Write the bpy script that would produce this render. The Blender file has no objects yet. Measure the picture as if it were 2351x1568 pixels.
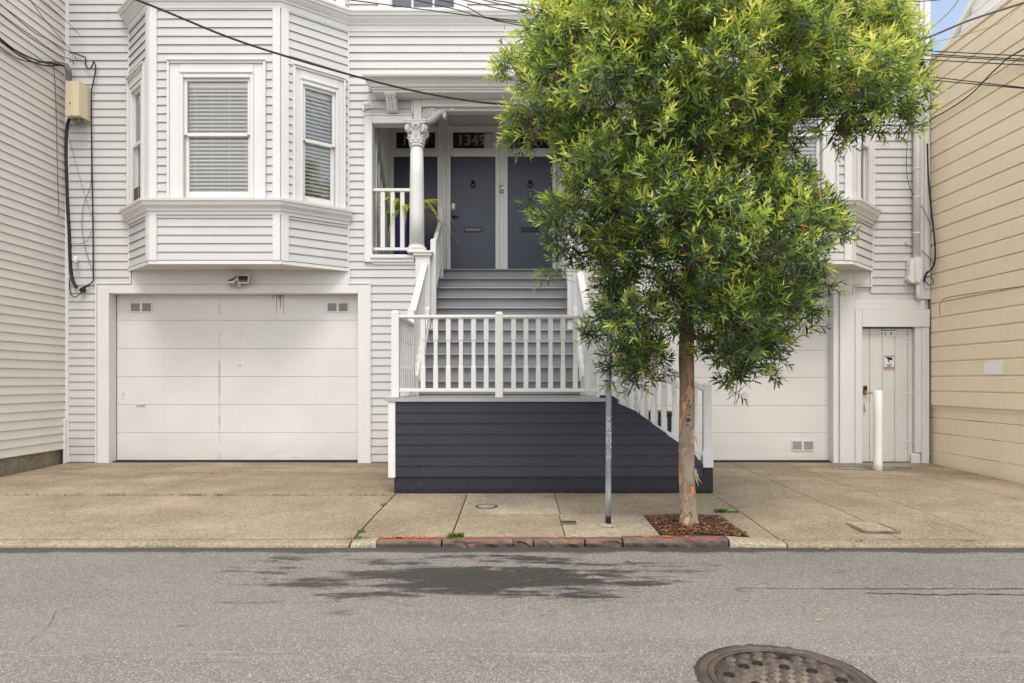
import bpy, math, random
from mathutils import Vector, Matrix, noise

RND = random.Random(11)
SC = bpy.context.scene
COL = SC.collection
# ------------------------------------------------------------------ camera
F = 1567.3            # focal length of the photograph in pixels of a 2351-wide copy
CX, CY, EYE = 1182.0, 873.0, 1.45
cam_d = bpy.data.cameras.new('camera'); cam = bpy.data.objects.new('camera', cam_d); COL.objects.link(cam)
cam.location = (0, 0, EYE); cam.rotation_euler = (math.radians(90), 0, 0)
cam_d.sensor_width = 36; cam_d.lens = 24.0; cam_d.shift_x = -0.0028; cam_d.shift_y = 0.0379
cam_d.clip_start = 0.05; cam_d.clip_end = 600
SC.camera = cam
# ------------------------------------------------------------------ world, sun, exposure
SUN_EL, SUN_AZ = 60, 172      # azimuth clockwise from +Y: behind the camera and to the right
W = bpy.data.worlds.new('World'); SC.world = W; W.use_nodes = True
nt = W.node_tree; nt.nodes.clear()
def N(t, kind, **kw):
    n = t.nodes.new(kind)
    for k, v in kw.items(): setattr(n, k, v)
    return n
sky = N(nt, 'ShaderNodeTexSky', sky_type='NISHITA', sun_disc=False)
sky.sun_elevation = math.radians(SUN_EL); sky.sun_rotation = math.radians(SUN_AZ)
sky.air_density = 1.0; sky.dust_density = 1.2; sky.ozone_density = 1.0
bg1 = N(nt, 'ShaderNodeBackground'); bg1.inputs[1].default_value = 0.15
bg2 = N(nt, 'ShaderNodeBackground'); bg2.inputs[0].default_value = (1.0, 0.978, 0.945, 1); bg2.inputs[1].default_value = 1.62
tc = N(nt, 'ShaderNodeTexCoord'); nz = N(nt, 'ShaderNodeTexNoise'); nz.inputs['Scale'].default_value = 2.1
nz.inputs['Detail'].default_value = 6; nz.inputs['Roughness'].default_value = 0.55
mp = N(nt, 'ShaderNodeMapping'); mp.inputs['Location'].default_value = (0.35, 0.0, 0.2); mp.inputs['Scale'].default_value = (1, 1, 1.7)
rp = N(nt, 'ShaderNodeValToRGB'); rp.color_ramp.elements[0].color = (.11, .11, .11, 1); rp.color_ramp.elements[0].position = 0.36; rp.color_ramp.elements[1].position = 0.56
mx = N(nt, 'ShaderNodeMixShader'); out = N(nt, 'ShaderNodeOutputWorld')
L = nt.links.new
L(sky.outputs[0], bg1.inputs[0]); L(tc.outputs['Generated'], mp.inputs[0]); L(mp.outputs[0], nz.inputs['Vector'])
L(nz.outputs[0], rp.inputs[0]); L(rp.outputs[0], mx.inputs[0]); L(bg1.outputs[0], mx.inputs[1]); L(bg2.outputs[0], mx.inputs[2]); L(mx.outputs[0], out.inputs[0])
sd = bpy.data.lights.new('sun', 'SUN'); sun = bpy.data.objects.new('sun', sd); COL.objects.link(sun)
sd.energy = 1.5; sd.angle = math.radians(20); sd.color = (1.0, 0.93, 0.82)
el, az = math.radians(SUN_EL), math.radians(SUN_AZ)
sdir = Vector((math.sin(az)*math.cos(el), math.cos(az)*math.cos(el), math.sin(el)))
sun.rotation_euler = (-sdir).to_track_quat('-Z', 'Y').to_euler(); sun.location = (-4, -8, 14)
SC.view_settings.view_transform = 'Standard'; SC.view_settings.look = 'None'
SC.view_settings.exposure = 0.54; SC.view_settings.gamma = 1.0; SC.view_settings.use_curve_mapping = False

# ------------------------------------------------------------------ measuring helpers
def X(px, d): return (px-CX)/F*d
def Z(py, d): return EYE-(py-CY)/F*d
def P(px, py, d): return Vector((X(px, d), d, Z(py, d)))
def PR(px, py, d):      # a point of a wire, kept in front of the tan wall
    return P(px, py, min(d, 6.615*F/(px-CX)-.1) if px > 2100 else d)

# ------------------------------------------------------------------ mesh builder
class MB:
    def __init__(s, tf=None): s.v = []; s.f = []; s.tf = tf; s.sm = []
    def add(s, vs, fs, smooth=False):
        b = len(s.v)
        for p in vs:
            p = Vector(p); s.v.append(tuple(s.tf(p) if s.tf else p))
        for f in fs: s.f.append(tuple(b+i for i in f)); s.sm.append(smooth)
        return s
    def box(s, x0, x1, y0, y1, z0, z1, c=0.0):
        if c <= 0:
            vs = [(x, y, z) for z in (z0, z1) for y in (y0, y1) for x in (x0, x1)]
            return s.add(vs, [(0,2,3,1),(4,5,7,6),(0,1,5,4),(2,6,7,3),(0,4,6,2),(1,3,7,5)])
        c = min(c, (x1-x0)*.45, (y1-y0)*.45, (z1-z0)*.45)
        vs = []; idx = {}
        for i, (x, sx) in enumerate(((x0, 1), (x1, -1))):
            for j, (y, sy) in enumerate(((y0, 1), (y1, -1))):
                for k, (z, sz) in enumerate(((z0, 1), (z1, -1))):
                    idx[i,j,k,'x'] = len(vs); vs.append((x, y+sy*c, z+sz*c))
                    idx[i,j,k,'y'] = len(vs); vs.append((x+sx*c, y, z+sz*c))
                    idx[i,j,k,'z'] = len(vs); vs.append((x+sx*c, y+sy*c, z))
        fs = []
        def q(a, flip): fs.append(tuple(reversed(a)) if flip else tuple(a))
        for i in (0, 1): q([idx[i,0,0,'x'], idx[i,0,1,'x'], idx[i,1,1,'x'], idx[i,1,0,'x']], i == 1)
        for j in (0, 1): q([idx[0,j,0,'y'], idx[1,j,0,'y'], idx[1,j,1,'y'], idx[0,j,1,'y']], j == 1)
        for k in (0, 1): q([idx[0,0,k,'z'], idx[0,1,k,'z'], idx[1,1,k,'z'], idx[1,0,k,'z']], k == 1)
        for i in (0, 1):
            for j in (0, 1): q([idx[i,j,0,'x'], idx[i,j,0,'y'], idx[i,j,1,'y'], idx[i,j,1,'x']], (i+j) % 2 == 0)
        for i in (0, 1):
            for k in (0, 1): q([idx[i,0,k,'x'], idx[i,1,k,'x'], idx[i,1,k,'z'], idx[i,0,k,'z']], (i+k) % 2 == 0)
        for j in (0, 1):
            for k in (0, 1): q([idx[0,j,k,'y'], idx[0,j,k,'z'], idx[1,j,k,'z'], idx[1,j,k,'y']], (j+k) % 2 == 0)
        for i in (0, 1):
            for j in (0, 1):
                for k in (0, 1): q([idx[i,j,k,'x'], idx[i,j,k,'z'], idx[i,j,k,'y']], (i+j+k) % 2 == 0)
        return s.add(vs, fs)
    def prism(s, poly, a0, a1, axis='y'):
        """poly: 2D points; extruded along axis from a0 to a1. axis y -> poly is (x,z); x -> (y,z); z -> (x,y)"""
        n = len(poly)
        def m(p, a): return {'y': (p[0], a, p[1]), 'x': (a, p[0], p[1]), 'z': (p[0], p[1], a)}[axis]
        vs = [m(p, a0) for p in poly]+[m(p, a1) for p in poly]
        fs = [tuple(range(n)), tuple(range(2*n-1, n-1, -1))]+[(i, i+n, (i+1) % n+n, (i+1) % n) for i in range(n)]
        return s.add(vs, fs)
    def tube(s, pts, r, n=8, cap=True, smooth=True):
        pts = [Vector(p) for p in pts]; m = len(pts)
        rs = r if isinstance(r, (list, tuple)) else [r]*m
        vs = []; up = None
        for i, p in enumerate(pts):
            t = (pts[min(i+1, m-1)]-pts[max(i-1, 0)])
            t = t.normalized() if t.length > 1e-9 else Vector((0, 0, 1))
            if up is None: up = t.orthogonal().normalized()
            up = up-t*up.dot(t); up = up.normalized() if up.length > 1e-6 else t.orthogonal().normalized()
            sd_ = t.cross(up)
            for k in range(n):
                a = 2*math.pi*k/n; vs.append(p+(up*math.cos(a)+sd_*math.sin(a))*rs[i])
        fs = [(i*n+k, i*n+(k+1) % n, (i+1)*n+(k+1) % n, (i+1)*n+k) for i in range(m-1) for k in range(n)]
        s.add(vs, fs, smooth)
        if cap:
            b = len(s.v)-m*n
            s.f.append(tuple(b+n-1-k for k in range(n))); s.sm.append(False)
            s.f.append(tuple(b+(m-1)*n+k for k in range(n))); s.sm.append(False)
        return s
    def lathe(s, prof, c=(0, 0, 0), n=20, smooth=True, tf=None):
        vs = []
        for r, z in prof:
            for k in range(n):
                a = 2*math.pi*k/n; p = Vector((r*math.cos(a), r*math.sin(a), z))
                if tf: p = tf @ p
                vs.append(p+Vector(c))
        m = len(prof)
        fs = [(i*n+k, i*n+(k+1) % n, (i+1)*n+(k+1) % n, (i+1)*n+k) for i in range(m-1) for k in range(n)]
        s.add(vs, fs, smooth)
        b = len(s.v)-m*n
        if prof[0][0] > 1e-4: s.f.append(tuple(b+n-1-k for k in range(n))); s.sm.append(False)
        if prof[-1][0] > 1e-4: s.f.append(tuple(b+(m-1)*n+k for k in range(n))); s.sm.append(False)
        return s
    def sweep(s, plan, prof, smooth=False):
        """moulding: plan polyline [(x,y)], outward on its right-hand side; prof [(out,z)] closed"""
        pl = [Vector((a, b)) for a, b in plan]; n = len(prof); vs = []
        for i, p in enumerate(pl):
            ds = []
            if i > 0: ds.append((p-pl[i-1]).normalized())
            if i < len(pl)-1: ds.append((pl[i+1]-p).normalized())
            ns = [Vector((d.y, -d.x)) for d in ds]
            o = ns[0] if len(ns) == 1 else (ns[0]+ns[1])/(1+ns[0].dot(ns[1]))
            for q, z in prof: vs.append((p.x+o.x*q, p.y+o.y*q, z))
        m = len(pl)
        fs = [(i*n+k, i*n+(k+1) % n, (i+1)*n+(k+1) % n, (i+1)*n+k) for i in range(m-1) for k in range(n)]
        fs += [tuple(range(n-1, -1, -1)), tuple(range((m-1)*n, m*n))]
        return s.add(vs, fs, smooth)
    def mesh(s, name, mat=None):
        me = bpy.data.meshes.new(name); me.from_pydata(s.v, [], s.f)
        me.polygons.foreach_set('use_smooth', s.sm)
        if mat: me.materials.append(mat)
        me.update()
        return me
    def build(s, name, mat, parent=None, **kw): return obj(name, s.mesh(name, mat), parent, **kw)

def obj(name, me, parent=None, loc=(0, 0, 0), rotz=0.0, kind=None, label=None):
    o = bpy.data.objects.new(name, me); COL.objects.link(o)
    loc = Vector(loc)
    if parent:
        o.parent = parent; loc = loc-wloc(parent)
    o.location = loc; o.rotation_euler = (0, 0, rotz)
    if kind: o['kind'] = kind
    if label: o['label'] = label
    return o
def wloc(o):
    v = Vector(o.location)
    while o.parent: o = o.parent; v += o.location
    return v
def thing(name, label, cat, loc=(0, 0, 0), group=None):
    o = bpy.data.objects.new(name, None); COL.objects.link(o); o.location = loc; o.empty_display_size = .2
    return tag(o, label, cat, group)
def tag(o, label, cat, group=None):
    o['label'] = label; o['category'] = cat
    if group: o['group'] = group
    return o
def struct(o): o['kind'] = 'structure'; return o
def text_mesh(body, size, mat, extrude=0.0008, spacing=1.0, bold=0.0):
    cu = bpy.data.curves.new('txt', 'FONT'); cu.body = body; cu.size = size; cu.extrude = extrude; cu.space_character = spacing
    cu.align_x = 'CENTER'; cu.align_y = 'CENTER'; cu.offset = bold; cu.resolution_u = 3
    o = bpy.data.objects.new('txt', cu); COL.objects.link(o)
    dg = bpy.context.evaluated_depsgraph_get(); me = bpy.data.meshes.new_from_object(o.evaluated_get(dg))
    bpy.data.objects.remove(o); bpy.data.curves.remove(cu)
    me.materials.clear(); me.materials.append(mat); return me
def wall_text(body, size, mat, parent, c, name='lettering', **kw):
    o = obj(name, text_mesh(body, size, mat, **kw), parent, c); o.rotation_euler = (math.radians(90), 0, 0); return o

# ------------------------------------------------------------------ materials
def new_mat(name):
    m = bpy.data.materials.new(name); m.use_nodes = True; t = m.node_tree; t.nodes.clear()
    b = N(t, 'ShaderNodeBsdfPrincipled'); o = N(t, 'ShaderNodeOutputMaterial'); t.links.new(b.outputs[0], o.inputs[0])
    return m, t, b, o
def pos(t, scale=(1, 1, 1), rot=(0, 0, 0)):
    g = N(t, 'ShaderNodeNewGeometry'); mp = N(t, 'ShaderNodeMapping'); mp.inputs['Scale'].default_value = scale; mp.inputs['Rotation'].default_value = rot
    t.links.new(g.outputs['Position'], mp.inputs[0]); return mp.outputs[0]
def noi(t, vec, scale, detail=4, rough=.55):
    n = N(t, 'ShaderNodeTexNoise'); n.inputs['Scale'].default_value = scale; n.inputs['Detail'].default_value = detail; n.inputs['Roughness'].default_value = rough
    t.links.new(vec, n.inputs['Vector']); return n.outputs[0]
def ramp(t, fac, a, b, ca=(0, 0, 0, 1), cb=(1, 1, 1, 1), mid=()):
    r = N(t, 'ShaderNodeValToRGB'); e = r.color_ramp.elements; e[0].position = a; e[0].color = ca; e[1].position = b; e[1].color = cb
    for p, c in mid:
        x = e.new(p); x.color = c
    t.links.new(fac, r.inputs[0]); return r.outputs[0]
def mix(t, fac, a, b, mode='MIX'):
    m = N(t, 'ShaderNodeMix', data_type='RGBA', blend_type=mode); m.clamp_factor = True
    for sock, v in ((m.inputs[0], fac), (m.inputs[6], a), (m.inputs[7], b)):
        if hasattr(v, 'links') or isinstance(v, bpy.types.NodeSocket): t.links.new(v, sock)
        else: sock.default_value = v if not isinstance(v, tuple) else (v if len(v) == 4 else v+(1,))
    return m.outputs[2]
def mth(t, op, a, b=0.0, clamp=False):
    m = N(t, 'ShaderNodeMath', operation=op, use_clamp=clamp)
    for i, v in enumerate((a, b)):
        if isinstance(v, bpy.types.NodeSocket): t.links.new(v, m.inputs[i])
        else: m.inputs[i].default_value = v
    return m.outputs[0]
def bump(t, b, h, strength=.3, dist=.01):
    n = N(t, 'ShaderNodeBump'); n.inputs['Strength'].default_value = strength; n.inputs['Distance'].default_value = dist
    t.links.new(h, n.inputs['Height']); t.links.new(n.outputs[0], b.inputs['Normal'])
def xyz(t):
    g = N(t, 'ShaderNodeNewGeometry'); s = N(t, 'ShaderNodeSeparateXYZ'); t.links.new(g.outputs['Position'], s.inputs[0]); return s.outputs
def near(t, v, c, w): # 1 at c falling to 0 at distance w
    return mth(t, 'SUBTRACT', 1.0, mth(t, 'DIVIDE', mth(t, 'ABSOLUTE', mth(t, 'SUBTRACT', v, c)), w), True)
def c4(c): return (c[0], c[1], c[2], 1.0)
def dk(c, k): return (c[0]*k, c[1]*k, c[2]*k, 1.0)

def paint(name, col, rough=.5, var=.06, streak=.05, speck=.0, grime=(.36, .30, .22), bmp=.06, spec=.35, low=0.0):
    m, t, b, o = new_mat(name)
    n1 = noi(t, pos(t), 1.3, 5); c = mix(t, ramp(t, n1, .35, .7), dk(col, 1-var), dk(col, 1+var*.4))
    n2 = noi(t, pos(t, (9, 9, .7)), 1.6, 4); c = mix(t, mth(t, 'MULTIPLY', ramp(t, n2, .52, .8), streak*6), c, (col[0]*.80, col[1]*.76, col[2]*.70, 1))
    if low:    # splashed dirt on the lowest boards
        lz = mth(t, 'SUBTRACT', 1.0, mth(t, 'MULTIPLY', mth(t, 'SUBTRACT', xyz(t)[2], .2), 1.6), True)
        c = mix(t, mth(t, 'MULTIPLY', mth(t, 'MULTIPLY', lz, low), ramp(t, noi(t, pos(t, (1, 1, 3)), 2.5, 5), .3, .6)), c, (col[0]*.72, col[1]*.64, col[2]*.58, 1))
    if speck:
        n3 = noi(t, pos(t), 34, 3); c = mix(t, mth(t, 'MULTIPLY', ramp(t, n3, .66, .74), speck), c, c4(grime))
    t.links.new(c, b.inputs['Base Color']); b.inputs['Roughness'].default_value = rough; b.inputs['Specular IOR Level'].default_value = spec
    bump(t, b, noi(t, pos(t, (3, 3, 14)), 9, 4), bmp, .006)
    return m
M = {}
M['siding'] = paint('siding_vinyl', (.545, .541, .535), .55, .05, .035, .10, low=.6)
M['trim'] = paint('white_trim_paint', (.67, .667, .66), .45, .04, .03, .12)
M['garage'] = None
M['soffit'] = paint('soffit_paint', (.66, .62, .57), .55, .06, .04, .1)
M['left_siding'] = paint('beige_grey_siding', (.69, .645, .59), .6, .06, .04, .1)
M['tan'] = paint('tan_wall_paint', (.86, .74, .55), .55, .05, .05, .3, (.30, .2, .1), .15)
M['gable'] = paint('bright_white_boards', (.90, .89, .87), .5, .03)
M['dark'] = paint('charcoal_board_paint', (.0185, .0195, .033), .42, .25, .08, .2, (.3, .29, .28), .2, .35)
M['plinth'] = paint('charcoal_plinth_paint', (.016, .016, .025), .5, .25, .05, .3, (.25, .24, .23), .8)
M['step'] = paint('grey_step_paint', (.26, .262, .28), .40, .10, .06, .12, (.06, .06, .06), .1)
M['deck'] = paint('grey_deck_paint', (.33, .33, .335), .3, .15, .1, .2, (.1, .1, .1), .1)
M['door'] = paint('charcoal_door_paint', (.052, .058, .090), .38, .16, .06, .05, (.2, .2, .2), .08, .4)
M['black'] = paint('black_metal', (.018, .018, .02), .4, .1, 0)
M['gap_dark'] = paint('dark_gap', (.03, .028, .025), .9, .1, 0)  # near-black colour that makes gaps and hidden cores read dark
M['cable'] = paint('black_cable', (.02, .02, .02), .55, .1, 0)
M['greycable'] = paint('grey_cable', (.16, .15, .14), .55, .1, 0)
M['yellowcable'] = paint('yellow_cable', (.35, .27, .08), .55, .1, 0)
M['box'] = paint('cream_box_plastic', (.66, .56, .40), .5, .06, .06, .1)
M['whiteplastic'] = paint('white_plastic', (.75, .73, .70), .4, .05, .03, .1)
M['brass'] = None
M['seam'] = paint('seam_filler', (.50, .48, .45), .7, .1, 0)
M['blueglaze'] = paint('blue_glaze', (.018, .016, .16), .12, .2, 0, 0, spec=.7)
M['bin'] = paint('dark_bin_plastic', (.035, .04, .045), .45, .1, .05)
M['binblue'] = paint('blue_bin_plastic', (.01, .09, .25), .4, .1, .05)
M['sticker_grey'] = paint('print_white', (.72, .74, .74), .4, .02, 0)
M['red'] = paint('print_red', (.42, .03, .03), .4, .05, 0)
M['printblack'] = paint('print_black', (.02, .02, .02), .4, .0, 0)
M['printblue'] = paint('print_blue', (.02, .20, .45), .4, .0, 0)
M['numeral'] = paint('etched_numeral', (.20, .20, .20), .6, .05, 0)
M['graffiti'] = paint('white_graffiti', (.7, .72, .72), .5, .05, 0)
M['wood'] = paint('pale_wood', (.42, .27, .13), .6, .1, 0)
M['lampgrey'] = paint('grey_lamp_housing', (.30, .30, .34), .5, .1, 0)
M['plaque'] = paint('grey_plaque', (.22, .19, .17), .6, .1, 0)
M['curtain'] = paint('pale_curtain', (.55, .54, .5), .8, .2, 0)
M['dirt'] = paint('joint_dirt', (.032, .026, .02), .95, .4, 0, .4, (.02, .05, .01), .6)
M['kerbred'] = None

def m_metal(name, col, rough, var=.2, scale=6):
    m, t, b, o = new_mat(name); n = noi(t, pos(t, (3, 3, 1)), scale, 6)
    t.links.new(mix(t, ramp(t, n, .3, .75), dk(col, 1-var), dk(col, 1+var)), b.inputs['Base Color'])
    b.inputs['Metallic'].default_value = .75; t.links.new(ramp(t, n, .2, .8, dk((rough,)*3, .8), dk((rough,)*3, 1.3)), b.inputs['Roughness'])
    return m
M['brass'] = m_metal('aged_brass', (.38, .27, .12), .35)
M['steel'] = m_metal('galvanised_steel', (.32, .33, .34), .5, .25)
# pole: galvanised, painted patch low down, rusty foot
m, t, b, o = new_mat('galvanised_pole'); n = noi(t, pos(t, (6, 6, 1.2)), 5, 6)
c = mix(t, ramp(t, n, .3, .7), (.16, .17, .18, 1), (.27, .28, .29, 1)); z = xyz(t)[2]
w = mth(t, 'MULTIPLY', near(t, z, .36, .2), mth(t, 'ADD', mth(t, 'MULTIPLY', n, 2.2), -.2), True)
c = mix(t, w, c, (.50, .54, .58, 1)); c = mix(t, mth(t, 'MULTIPLY', near(t, z, .08, .085), 5, True), c, (.06, .035, .025, 1))
t.links.new(c, b.inputs['Base Color']); b.inputs['Roughness'].default_value = .48; b.inputs['Metallic'].default_value = .35; M['pole'] = m
# garage door paint with its own stains
m, t, b, o = new_mat('garage_door_paint'); s = xyz(t); col = (.635, .62, .60)
n1 = noi(t, pos(t), 1.1, 6); c = mix(t, ramp(t, n1, .35, .7), dk(col, .94), dk(col, 1.03))
n2 = noi(t, pos(t, (1.2, 1, 5)), 2.2, 5)
low = mth(t, 'MULTIPLY', mth(t, 'SUBTRACT', 1.0, mth(t, 'MULTIPLY', s[2], 1.7), True), 1.0, True)
c = mix(t, mth(t, 'MULTIPLY', low, ramp(t, n2, .3, .75)), c, (.50, .465, .44, 1))
xs = X(505, 11.1)
nv = noi(t, pos(t, (30, 1, 2.1)), 1.0, 3)
st = mth(t, 'MULTIPLY', near(t, s[0], xs, .024), ramp(t, noi(t, pos(t, (.1, .1, 2.6)), 1.0, 3), .48, .62)); c = mix(t, mth(t, 'MULTIPLY', st, .55), c, (.16, .14, .12, 1))
dz = mth(t, 'MULTIPLY', mth(t, 'GREATER_THAN', s[2], 2.5), near(t, s[0], X(639, 11.1), .11))
dr = mth(t, 'MULTIPLY', ramp(t, mth(t, 'ADD', noi(t, pos(t, (26, 1, 1.5)), 1.6, 2), mth(t, 'MULTIPLY', mth(t, 'SUBTRACT', s[2], 2.8), .75)), .45, .52), mth(t, 'MULTIPLY', dz, 3, True))
c = mix(t, mth(t, 'MULTIPLY', dr, .85), c, (.06, .05, .04, 1))
t.links.new(c, b.inputs['Base Color']); b.inputs['Roughness'].default_value = .5; bump(t, b, noi(t, pos(t, (2, 2, 8)), 8, 4), .05, .005); M['garage'] = m

def m_glass(name, tint=(.97, .98, .97), refl=.10):
    m, t, b, o = new_mat(name); t.nodes.remove(b)
    fr = N(t, 'ShaderNodeFresnel'); fr.inputs[0].default_value = 1.5
    tr = N(t, 'ShaderNodeBsdfTransparent'); tr.inputs[0].default_value = c4(tint)
    gl = N(t, 'ShaderNodeBsdfGlossy'); gl.inputs['Roughness'].default_value = .01; gl.inputs[0].default_value = (.95, .97, 1, 1)
    ms = N(t, 'ShaderNodeMixShader'); t.links.new(mth(t, 'ADD', mth(t, 'MULTIPLY', fr.outputs[0], 1.5), refl, True), ms.inputs[0])
    t.links.new(tr.outputs[0], ms.inputs[1]); t.links.new(gl.outputs[0], ms.inputs[2]); t.links.new(ms.outputs[0], o.inputs[0]); return m
M['glass'] = m_glass('window_glass', refl=.05)
M['darkglass'] = None
m, t, b, o = new_mat('dark_transom_glass'); b.inputs['Base Color'].default_value = (.022, .021, .024, 1); b.inputs['Roughness'].default_value = .08; M['darkglass'] = m
m, t, b, o = new_mat('dark_room'); b.inputs['Base Color'].default_value = (.10, .09, .085, 1); b.inputs['Roughness'].default_value = .9; M['room'] = m
M['slat'] = paint('blind_slat', (.90, .86, .77), .5, .05, 0)

def m_concrete(name, col, light=1.0, green=.35, damp=0.0):
    m, t, b, o = new_mat(name); p = pos(t); s = xyz(t)
    c = mix(t, ramp(t, noi(t, p, 1.1, 7, .62), .34, .66), dk(col, .64*light), dk(col, 1.28*light))
    c = mix(t, mth(t, 'MULTIPLY', ramp(t, noi(t, pos(t, (.8, 1.5, 1)), 1.3, 7, .68), .47, .66), green), c, (.15, .122, .07, 1))
    c = mix(t, mth(t, 'MULTIPLY', ramp(t, noi(t, p, 5.5, 6, .72), .50, .72), .5), c, dk(col, .55*light))
    c = mix(t, mth(t, 'MULTIPLY', ramp(t, noi(t, pos(t, (1, 1, 1), (0, 0, 1.1)), 3.1, 6, .7), .56, .70), .4), c, dk(col, 1.5*light))
    if damp:   # algae stains and splashes in front of the garages, rust mark, damp strip beside the steps
        back = mth(t, 'MULTIPLY', mth(t, 'SUBTRACT', s[1], 8.2), .55, True)
        d1 = mth(t, 'MULTIPLY', ramp(t, noi(t, pos(t, (.55, 1.7, 1)), 1.5, 7, .6), .46, .54), back); c = mix(t, mth(t, 'MULTIPLY', d1, .72), c, (.105, .088, .048, 1))
        d2 = mth(t, 'MULTIPLY', mth(t, 'MULTIPLY', near(t, s[0], -1.9, .9), near(t, s[1], 9.3, 1.4)), ramp(t, noi(t, p, 2.6, 6), .35, .6)); c = mix(t, mth(t, 'MULTIPLY', d2, 1.2, True), c, (.10, .085, .045, 1))
        d3 = mth(t, 'MULTIPLY', mth(t, 'MULTIPLY', near(t, s[0], X(485, 10), .7), near(t, s[1], 10.15, .35)), ramp(t, noi(t, pos(t, (1, 3, 1)), 4, 5), .45, .62)); c = mix(t, mth(t, 'MULTIPLY', d3, 1.2, True), c, (.38, .20, .07, 1))
    v = N(t, 'ShaderNodeTexVoronoi'); v.inputs['Scale'].default_value = 78; t.links.new(p, v.inputs['Vector'])
    hs = N(t, 'ShaderNodeSeparateColor'); t.links.new(v.outputs['Color'], hs.inputs[0])
    c = mix(t, .42, c, mix(t, .62, c, ramp(t, hs.outputs[0], .0, 1.0, dk(col, .1), dk(col, 2.6), [(.5, dk(col, .95))])))
    c = mix(t, mth(t, 'MULTIPLY', ramp(t, noi(t, p, 42, 3), .58, .68), .5), c, dk(col, .35))
    c = mix(t, mth(t, 'MULTIPLY', ramp(t, noi(t, p, 23, 2), .72, .75), .85), c, (.03, .027, .022, 1))
    c = mix(t, mth(t, 'MULTIPLY', ramp(t, noi(t, pos(t, (1, 1, 1), (0, 0, .7)), 17, 2), .74, .76), .7), c, (.55, .53, .5, 1))
    t.links.new(c, b.inputs['Base Color']); b.inputs['Roughness'].default_value = .85
    bump(t, b, noi(t, p, 90, 3), .4, .006); return m
M['concrete'] = m_concrete('sidewalk_concrete', (.268, .214, .147), 1.0, .34, 1.0)
M['concrete_light'] = m_concrete('pale_concrete', (.31, .258, .19), 1.0, .12)
M['foundation'] = m_concrete('mossy_foundation_concrete', (.26, .215, .145), 1.0, .7)
# wetter concrete back of the driveways
# asphalt
m, t, b, o = new_mat('worn_asphalt'); p = pos(t); s = xyz(t)
c = mix(t, ramp(t, noi(t, pos(t, (.6, 1.3, 1)), .9, 7, .65), .36, .64), (.148, .130, .113, 1), (.200, .176, .154, 1))
v = N(t, 'ShaderNodeTexVoronoi'); v.inputs['Scale'].default_value = 165; t.links.new(p, v.inputs['Vector'])
hs = N(t, 'ShaderNodeSeparateColor'); t.links.new(v.outputs['Color'], hs.inputs[0])
ag = ramp(t, hs.outputs[1], 0, 1, (.05, .045, .042, 1), (.58, .55, .51, 1), [(.45, (.155, .14, .128, 1)), (.8, (.25, .23, .21, 1))])
c = mix(t, .5, c, ag)
c = mix(t, mth(t, 'MULTIPLY', ramp(t, noi(t, pos(t, (.8, 6, 1)), 3.2, 5, .6), .60, .70), .35), c, (.055, .05, .046, 1))
tyre = mth(t, 'MAXIMUM', near(t, s[1], 4.05, .45), near(t, s[1], 2.5, .4)); c = mix(t, mth(t, 'MULTIPLY', mth(t, 'MULTIPLY', tyre, ramp(t, noi(t, pos(t, (.3, 2.5, 1)), 1.4, 6), .3, .7)), .42), c, (.27, .24, .215, 1))
sp_ = ramp(t, noi(t, pos(t, (1, 2.4, 1)), 4.3, 4), .665, .71); c = mix(t, mth(t, 'MULTIPLY', sp_, .55), c, (.06, .055, .05, 1))
seamy = mth(t, 'ADD', s[1], mth(t, 'MULTIPLY', noi(t, pos(t), 3, 4), .06)); sm_ = mth(t, 'MULTIPLY', near(t, seamy, 4.78, .012), ramp(t, noi(t, pos(t, (.8, .1, 1)), 1.5, 4), .42, .6)); c = mix(t, mth(t, 'MULTIPLY', mth(t, 'MULTIPLY', sm_, mth(t, 'GREATER_THAN', s[0], 1.2)), 1.6, True), c, (.045, .04, .036, 1))
lines = mth(t, 'MULTIPLY', near(t, s[1], 3.62, .12), ramp(t, noi(t, pos(t, (.7, 9, 1)), 3, 5), .5, .7)); c = mix(t, mth(t, 'MULTIPLY', lines, .5), c, (.33, .32, .33, 1))
# damp patch in front of the steps, damp gutter along the kerb
wn = mth(t, 'ADD', mth(t, 'MULTIPLY', noi(t, pos(t, (.55, 2.0, 1)), 2.2, 9, .7), .8), mth(t, 'MULTIPLY', noi(t, pos(t, (1, 2.2, 1)), 9, 6, .7), .2))
dx = mth(t, 'ABSOLUTE', mth(t, 'SUBTRACT', s[0], -.3)); dy = mth(t, 'ABSOLUTE', mth(t, 'SUBTRACT', s[1], 5.05))
fall = mth(t, 'SUBTRACT', 1.0, mth(t, 'POWER', mth(t, 'ADD', mth(t, 'POWER', mth(t, 'DIVIDE', dx, 1.75), 2), mth(t, 'POWER', mth(t, 'DIVIDE', dy, .66), 2)), .5))
wet = ramp(t, mth(t, 'ADD', wn, mth(t, 'MULTIPLY', fall, .16)), .525, .60)
gut = mth(t, 'DIVIDE', mth(t, 'SUBTRACT', mth(t, 'ADD', s[1], mth(t, 'MULTIPLY', noi(t, pos(t, (1.2, .3, 1)), 2, 5), .22)), 5.83), .06, True)
wet = mth(t, 'MAXIMUM', mth(t, 'MULTIPLY', wet, mth(t, 'GREATER_THAN', fall, -.35)), mth(t, 'MULTIPLY', gut, .9))
c = mix(t, wet, c, mix(t, 1.0, c, (.20, .197, .20, 1), 'MULTIPLY'))
t.links.new(c, b.inputs['Base Color']); t.links.new(mth(t, 'SUBTRACT', .9, mth(t, 'MULTIPLY', wet, .3)), b.inputs['Roughness'])
bump(t, b, v.outputs['Distance'], .5, .006); M['asphalt'] = m
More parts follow.
